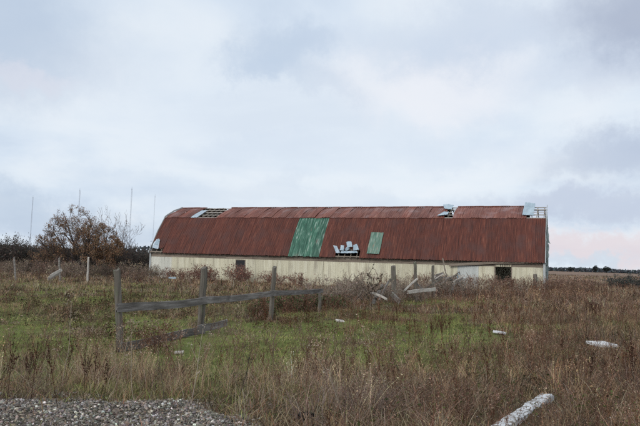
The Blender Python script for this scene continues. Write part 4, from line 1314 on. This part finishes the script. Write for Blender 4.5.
far_mass('treeline', [(440, 720)], 620, 2.2, 5.0, 5200, [(.085, .098, .11), (.10, .105, .11), (.07, .085, .095)], 1.6, 'low dark treeline along the far edge of the right field', 4)  # distance haze painted in: leaf tones lightened towards blue
far_mass('woodland', [(-90, 230)], 330, 3.5, 8.0, 6000, [(.07, .09, .105), (.085, .10, .115), (.06, .08, .098)], 1.1, 'bluish dark wood far behind the hedge', 6)  # bluish tone is haze put into the leaf colours
def far_tree(px, dist, h, w, label, seed):
    x = deep(px, 265, dist).x; rng = np.random.default_rng(seed)
    root = empty('far_tree', (x, dist, Gs(x, dist))); tag(root, label, 'tree', 'trees on the right horizon')
    mb = MB(); add_path(mb, [(0, 0, 0), (.1, 0, h * .35), (0, 0, h * .75)], [.25, .2, .08], 6, (.04, .035, .03)); mb.build('trunk', M['bark'], root)
    mb = MB(); n = 420; p = rng.normal(0, 1, (n, 3)); p /= np.linalg.norm(p, axis=1, keepdims=True); p *= rng.random((n, 1)) ** .4 * (1 + .3 * np.sin(p[:, :1] * 5 + seed))
    add_flakes(mb, p * np.array([w / 2, w / 2, h * .36]) + [0, 0, h * .62], rng.uniform(.5, 1.1, n), pick([(.03, .035, .035), (.042, .045, .04)], n, rng), rng); mb.build('crown', M['plant'], root)
far_tree(595.5, 540, 6.2, 4.5, 'narrow dark tree on the right horizon', 1)
far_tree(606.5, 540, 5.6, 7.5, 'wider dark tree on the right horizon', 2)
far_tree(571, 560, 4.2, 5.0, 'lowest dark tree on the horizon nearest the barn', 3)


def mast(px, pytop, dist, w, label, dim):
    x = deep(px, 250, dist).x; g = Gs(x, dist); top = deep(px, pytop, dist).z - g
    mb = MB(); legs = [(w * math.cos(a), w * math.sin(a)) for a in (0.3, 2.4, 4.5)]
    for lx, ly in legs: add_tubes(mb, [[lx, ly, 0]], [[lx, ly, top * .97]], [w * dim], [w * dim], (1, 1, 1), 4)
    st = w * 3.2; P0 = []; P1 = []; z = 0; k = 0
    while z + st < top * .97:
        for i in range(3):
            a = legs[i]; b_ = legs[(i + 1) % 3]
            P0.append([a[0], a[1], z]); P1.append([b_[0], b_[1], z + st])
        z += st
    add_tubes(mb, P0, P1, np.full(len(P0), w * dim * .6), np.full(len(P0), w * dim * .6), (1, 1, 1), 3)
    add_tubes(mb, [[0, 0, top * .96]], [[0, 0, top]], [w * .3], [w * .15], (1, 1, 1), 4)
    o = mb.build('antenna_mast', M['mast']); o.location = (x, dist, g)
    tag(o, label, 'mast', 'antenna masts beyond the hedge')


mast(29.5, 195, 300, .2, 'thin lattice mast farthest left, clear of the orange tree', .16)
mast(76.3, 188, 300, .24, 'lattice mast rising straight above the crown of the orange tree', .17)
mast(128.6, 186.5, 290, .24, 'tallest lattice mast, rising beside the slim bare tree', .16)
mast(152.3, 194, 340, .18, 'faintest lattice mast, just left of the barn roof', .12)

# ------------------------------------------------------------------ sky, sun
W = bpy.data.worlds.new('World'); S.world = W; W.use_nodes = True
nt = W.node_tree
for n in list(nt.nodes): nt.nodes.remove(n)
out = N(nt, 'ShaderNodeOutputWorld')
SUN_EL, SUN_AZ = R(32), R(215)          # azimuth clockwise from +Y: behind the camera, to the left
sky = N(nt, 'ShaderNodeTexSky', sky_type='NISHITA'); sky.sun_disc = False; sky.sun_elevation = SUN_EL; sky.sun_rotation = SUN_AZ
bg1 = N(nt, 'ShaderNodeBackground', inp={'Strength': .1}); nt.links.new(sky.outputs[0], bg1.inputs[0])
tc = N(nt, 'ShaderNodeTexCoord')


def vmath(op, a, b_=None):
    n = N(nt, 'ShaderNodeVectorMath', operation=op)
    for i, v in enumerate((a, b_)):
        if v is None: continue
        if hasattr(v, 'links'): nt.links.new(v, n.inputs[i])
        else: n.inputs[i].default_value = v
    return n


def fmath(op, a, b_=None, clamp=False):
    n = N(nt, 'ShaderNodeMath', operation=op, use_clamp=clamp)
    for i, v in enumerate((a, b_)):
        if v is None: continue
        if hasattr(v, 'links'): nt.links.new(v, n.inputs[i])
        else: n.inputs[i].default_value = v
    return n.outputs[0]


dirv = tc.outputs['Generated']
sep = N(nt, 'ShaderNodeSeparateXYZ'); nt.links.new(dirv, sep.inputs[0])
zz = fmath('ADD', fmath('MAXIMUM', sep.outputs[2], 0), .16)
cmb = N(nt, 'ShaderNodeCombineXYZ'); nt.links.new(fmath('DIVIDE', sep.outputs[0], zz), cmb.inputs[0]); nt.links.new(fmath('DIVIDE', sep.outputs[1], zz), cmb.inputs[1])


def wnoise(vec, scale, detail=5, rough=.55, loc=(0, 0, 0), dist=0):
    mp = N(nt, 'ShaderNodeMapping'); mp.inputs['Location'].default_value = loc; nt.links.new(vec, mp.inputs[0])
    n = N(nt, 'ShaderNodeTexNoise', inp={'Scale': scale, 'Detail': detail, 'Roughness': rough, 'Distortion': dist}); nt.links.new(mp.outputs[0], n.inputs['Vector'])
    return n


cl = wnoise(cmb.outputs[0], 1.1, 6, .52, (2.3, .7, 0), .3).outputs['Fac']
base = ramp(nt, [(.30, (.60, .70, .84)), (.44, (.70, .795, .91)), (.56, (.79, .865, .945)), (.72, (.86, .91, .965))], cl)
# cloud masses placed by direction, ragged by noise
wn_ = wnoise(dirv, 4.2, 9, .68); wob = vmath('SCALE', vmath('SUBTRACT', wn_.outputs['Color'], (.5, .5, .5)).outputs[0]); wob.inputs['Scale'].default_value = .22
dw = vmath('NORMALIZE', vmath('ADD', dirv, wob.outputs[0]).outputs[0]).outputs[0]


def mass(px, py, sx, sy, col, amt, cur, flat=None):
    """soft-edged patch of cloud round a direction; sx, sy its half sizes as photograph pixels"""
    c0 = ray(px, py); r0 = Vector((c0.y, -c0.x, 0)).normalized(); u0 = r0.cross(c0)
    a = fmath('DIVIDE', vmath('DOT_PRODUCT', dw, tuple(r0)).outputs['Value'], sx / FPX)
    b_ = fmath('DIVIDE', vmath('DOT_PRODUCT', dw, tuple(u0)).outputs['Value'], sy / FPX)
    rr_ = fmath('SQRT', fmath('ADD', fmath('MULTIPLY', a, a), fmath('MULTIPLY', b_, b_)))
    mr = N(nt, 'ShaderNodeMapRange', interpolation_type='SMOOTHERSTEP', inp={1: 1.35, 2: .15, 3: 0, 4: amt}); nt.links.new(rr_, mr.inputs[0])
    ahead = fmath('GREATER_THAN', vmath('DOT_PRODUCT', dirv, tuple(c0)).outputs['Value'], 0)
    return mix(nt, fmath('MULTIPLY', mr.outputs[0], ahead), cur, col)


c = base
c = mass(330, 120, 190, 85, (.83, .895, .96), .55, c)
c = mass(430, 85, 110, 40, (.90, .91, .955), .7, c)
c = mass(120, 110, 120, 60, (.82, .89, .965), .45, c)
c = mass(45, 45, 130, 55, (.60, .70, .84), .35, c)
c = mass(-20, 10, 120, 90, (.38, .49, .66), .5, c)  # upper left corner darkening, lens falloff painted into the sky
c = mass(20, 70, 60, 14, (.82, .79, .86), .35, c)
c = mass(288, 60, 52, 40, (.55, .655, .80), .85, c)
c = mass(258, 78, 40, 22, (.56, .665, .81), .75, c)
c = mass(322, 40, 34, 24, (.56, .665, .81), .7, c)
c = mass(250, 148, 90, 16, (.68, .77, .89), .4, c)
c = mass(470, 150, 120, 14, (.70, .785, .90), .4, c)
c = mass(150, 180, 110, 14, (.66, .75, .87), .4, c)
c = mass(325, 92, 40, 18, (.60, .69, .82), .45, c)
c = mass(525, 30, 190, 38, (.58, .66, .80), .5, c)
c = mass(650, 5, 90, 60, (.30, .35, .49), .6, c)  # same lens falloff painted into the upper right corner
c = mass(620, 75, 90, 30, (.62, .68, .80), .4, c)
c = mass(630, 165, 95, 26, (.45, .51, .65), .6, c)
c = mass(585, 212, 150, 18, (.53, .59, .73), .75, c)
c = mass(600, 247, 85, 15, (.78, .69, .735), .8, c)
c = mass(605, 262, 110, 7, (.60, .69, .80), .6, c)
c = mass(60, 225, 130, 30, (.50, .60, .745), .7, c)
c = mass(320, 200, 200, 16, (.70, .78, .88), .5, c)
# unseen sky overhead and behind, same noise, brightened to add light on the field
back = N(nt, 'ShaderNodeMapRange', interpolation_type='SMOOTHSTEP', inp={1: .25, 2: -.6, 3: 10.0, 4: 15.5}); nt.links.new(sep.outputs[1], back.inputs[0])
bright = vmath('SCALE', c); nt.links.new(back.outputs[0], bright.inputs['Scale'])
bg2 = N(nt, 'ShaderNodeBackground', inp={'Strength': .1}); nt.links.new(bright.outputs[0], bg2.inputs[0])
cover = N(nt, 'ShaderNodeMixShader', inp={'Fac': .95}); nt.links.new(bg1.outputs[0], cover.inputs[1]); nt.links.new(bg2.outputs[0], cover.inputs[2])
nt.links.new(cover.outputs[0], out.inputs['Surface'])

sd = bpy.data.lights.new('sun', 'SUN'); sd.energy = 1.45; sd.angle = R(14); sd.color = (1, .96, .9)
so = bpy.data.objects.new('sun', sd); COL.objects.link(so)
v = Vector((math.sin(SUN_AZ) * math.cos(SUN_EL), math.cos(SUN_AZ) * math.cos(SUN_EL), math.sin(SUN_EL)))
so.rotation_euler = v.to_track_quat('Z', 'Y').to_euler()

S.view_settings.view_transform = 'Standard'; S.view_settings.look = 'None'; S.view_settings.exposure = 0; S.view_settings.gamma = 1
S.view_settings.use_curve_mapping = False
S.cycles.use_denoising = False
S.cycles.max_bounces = 6
S.render.film_transparent = False
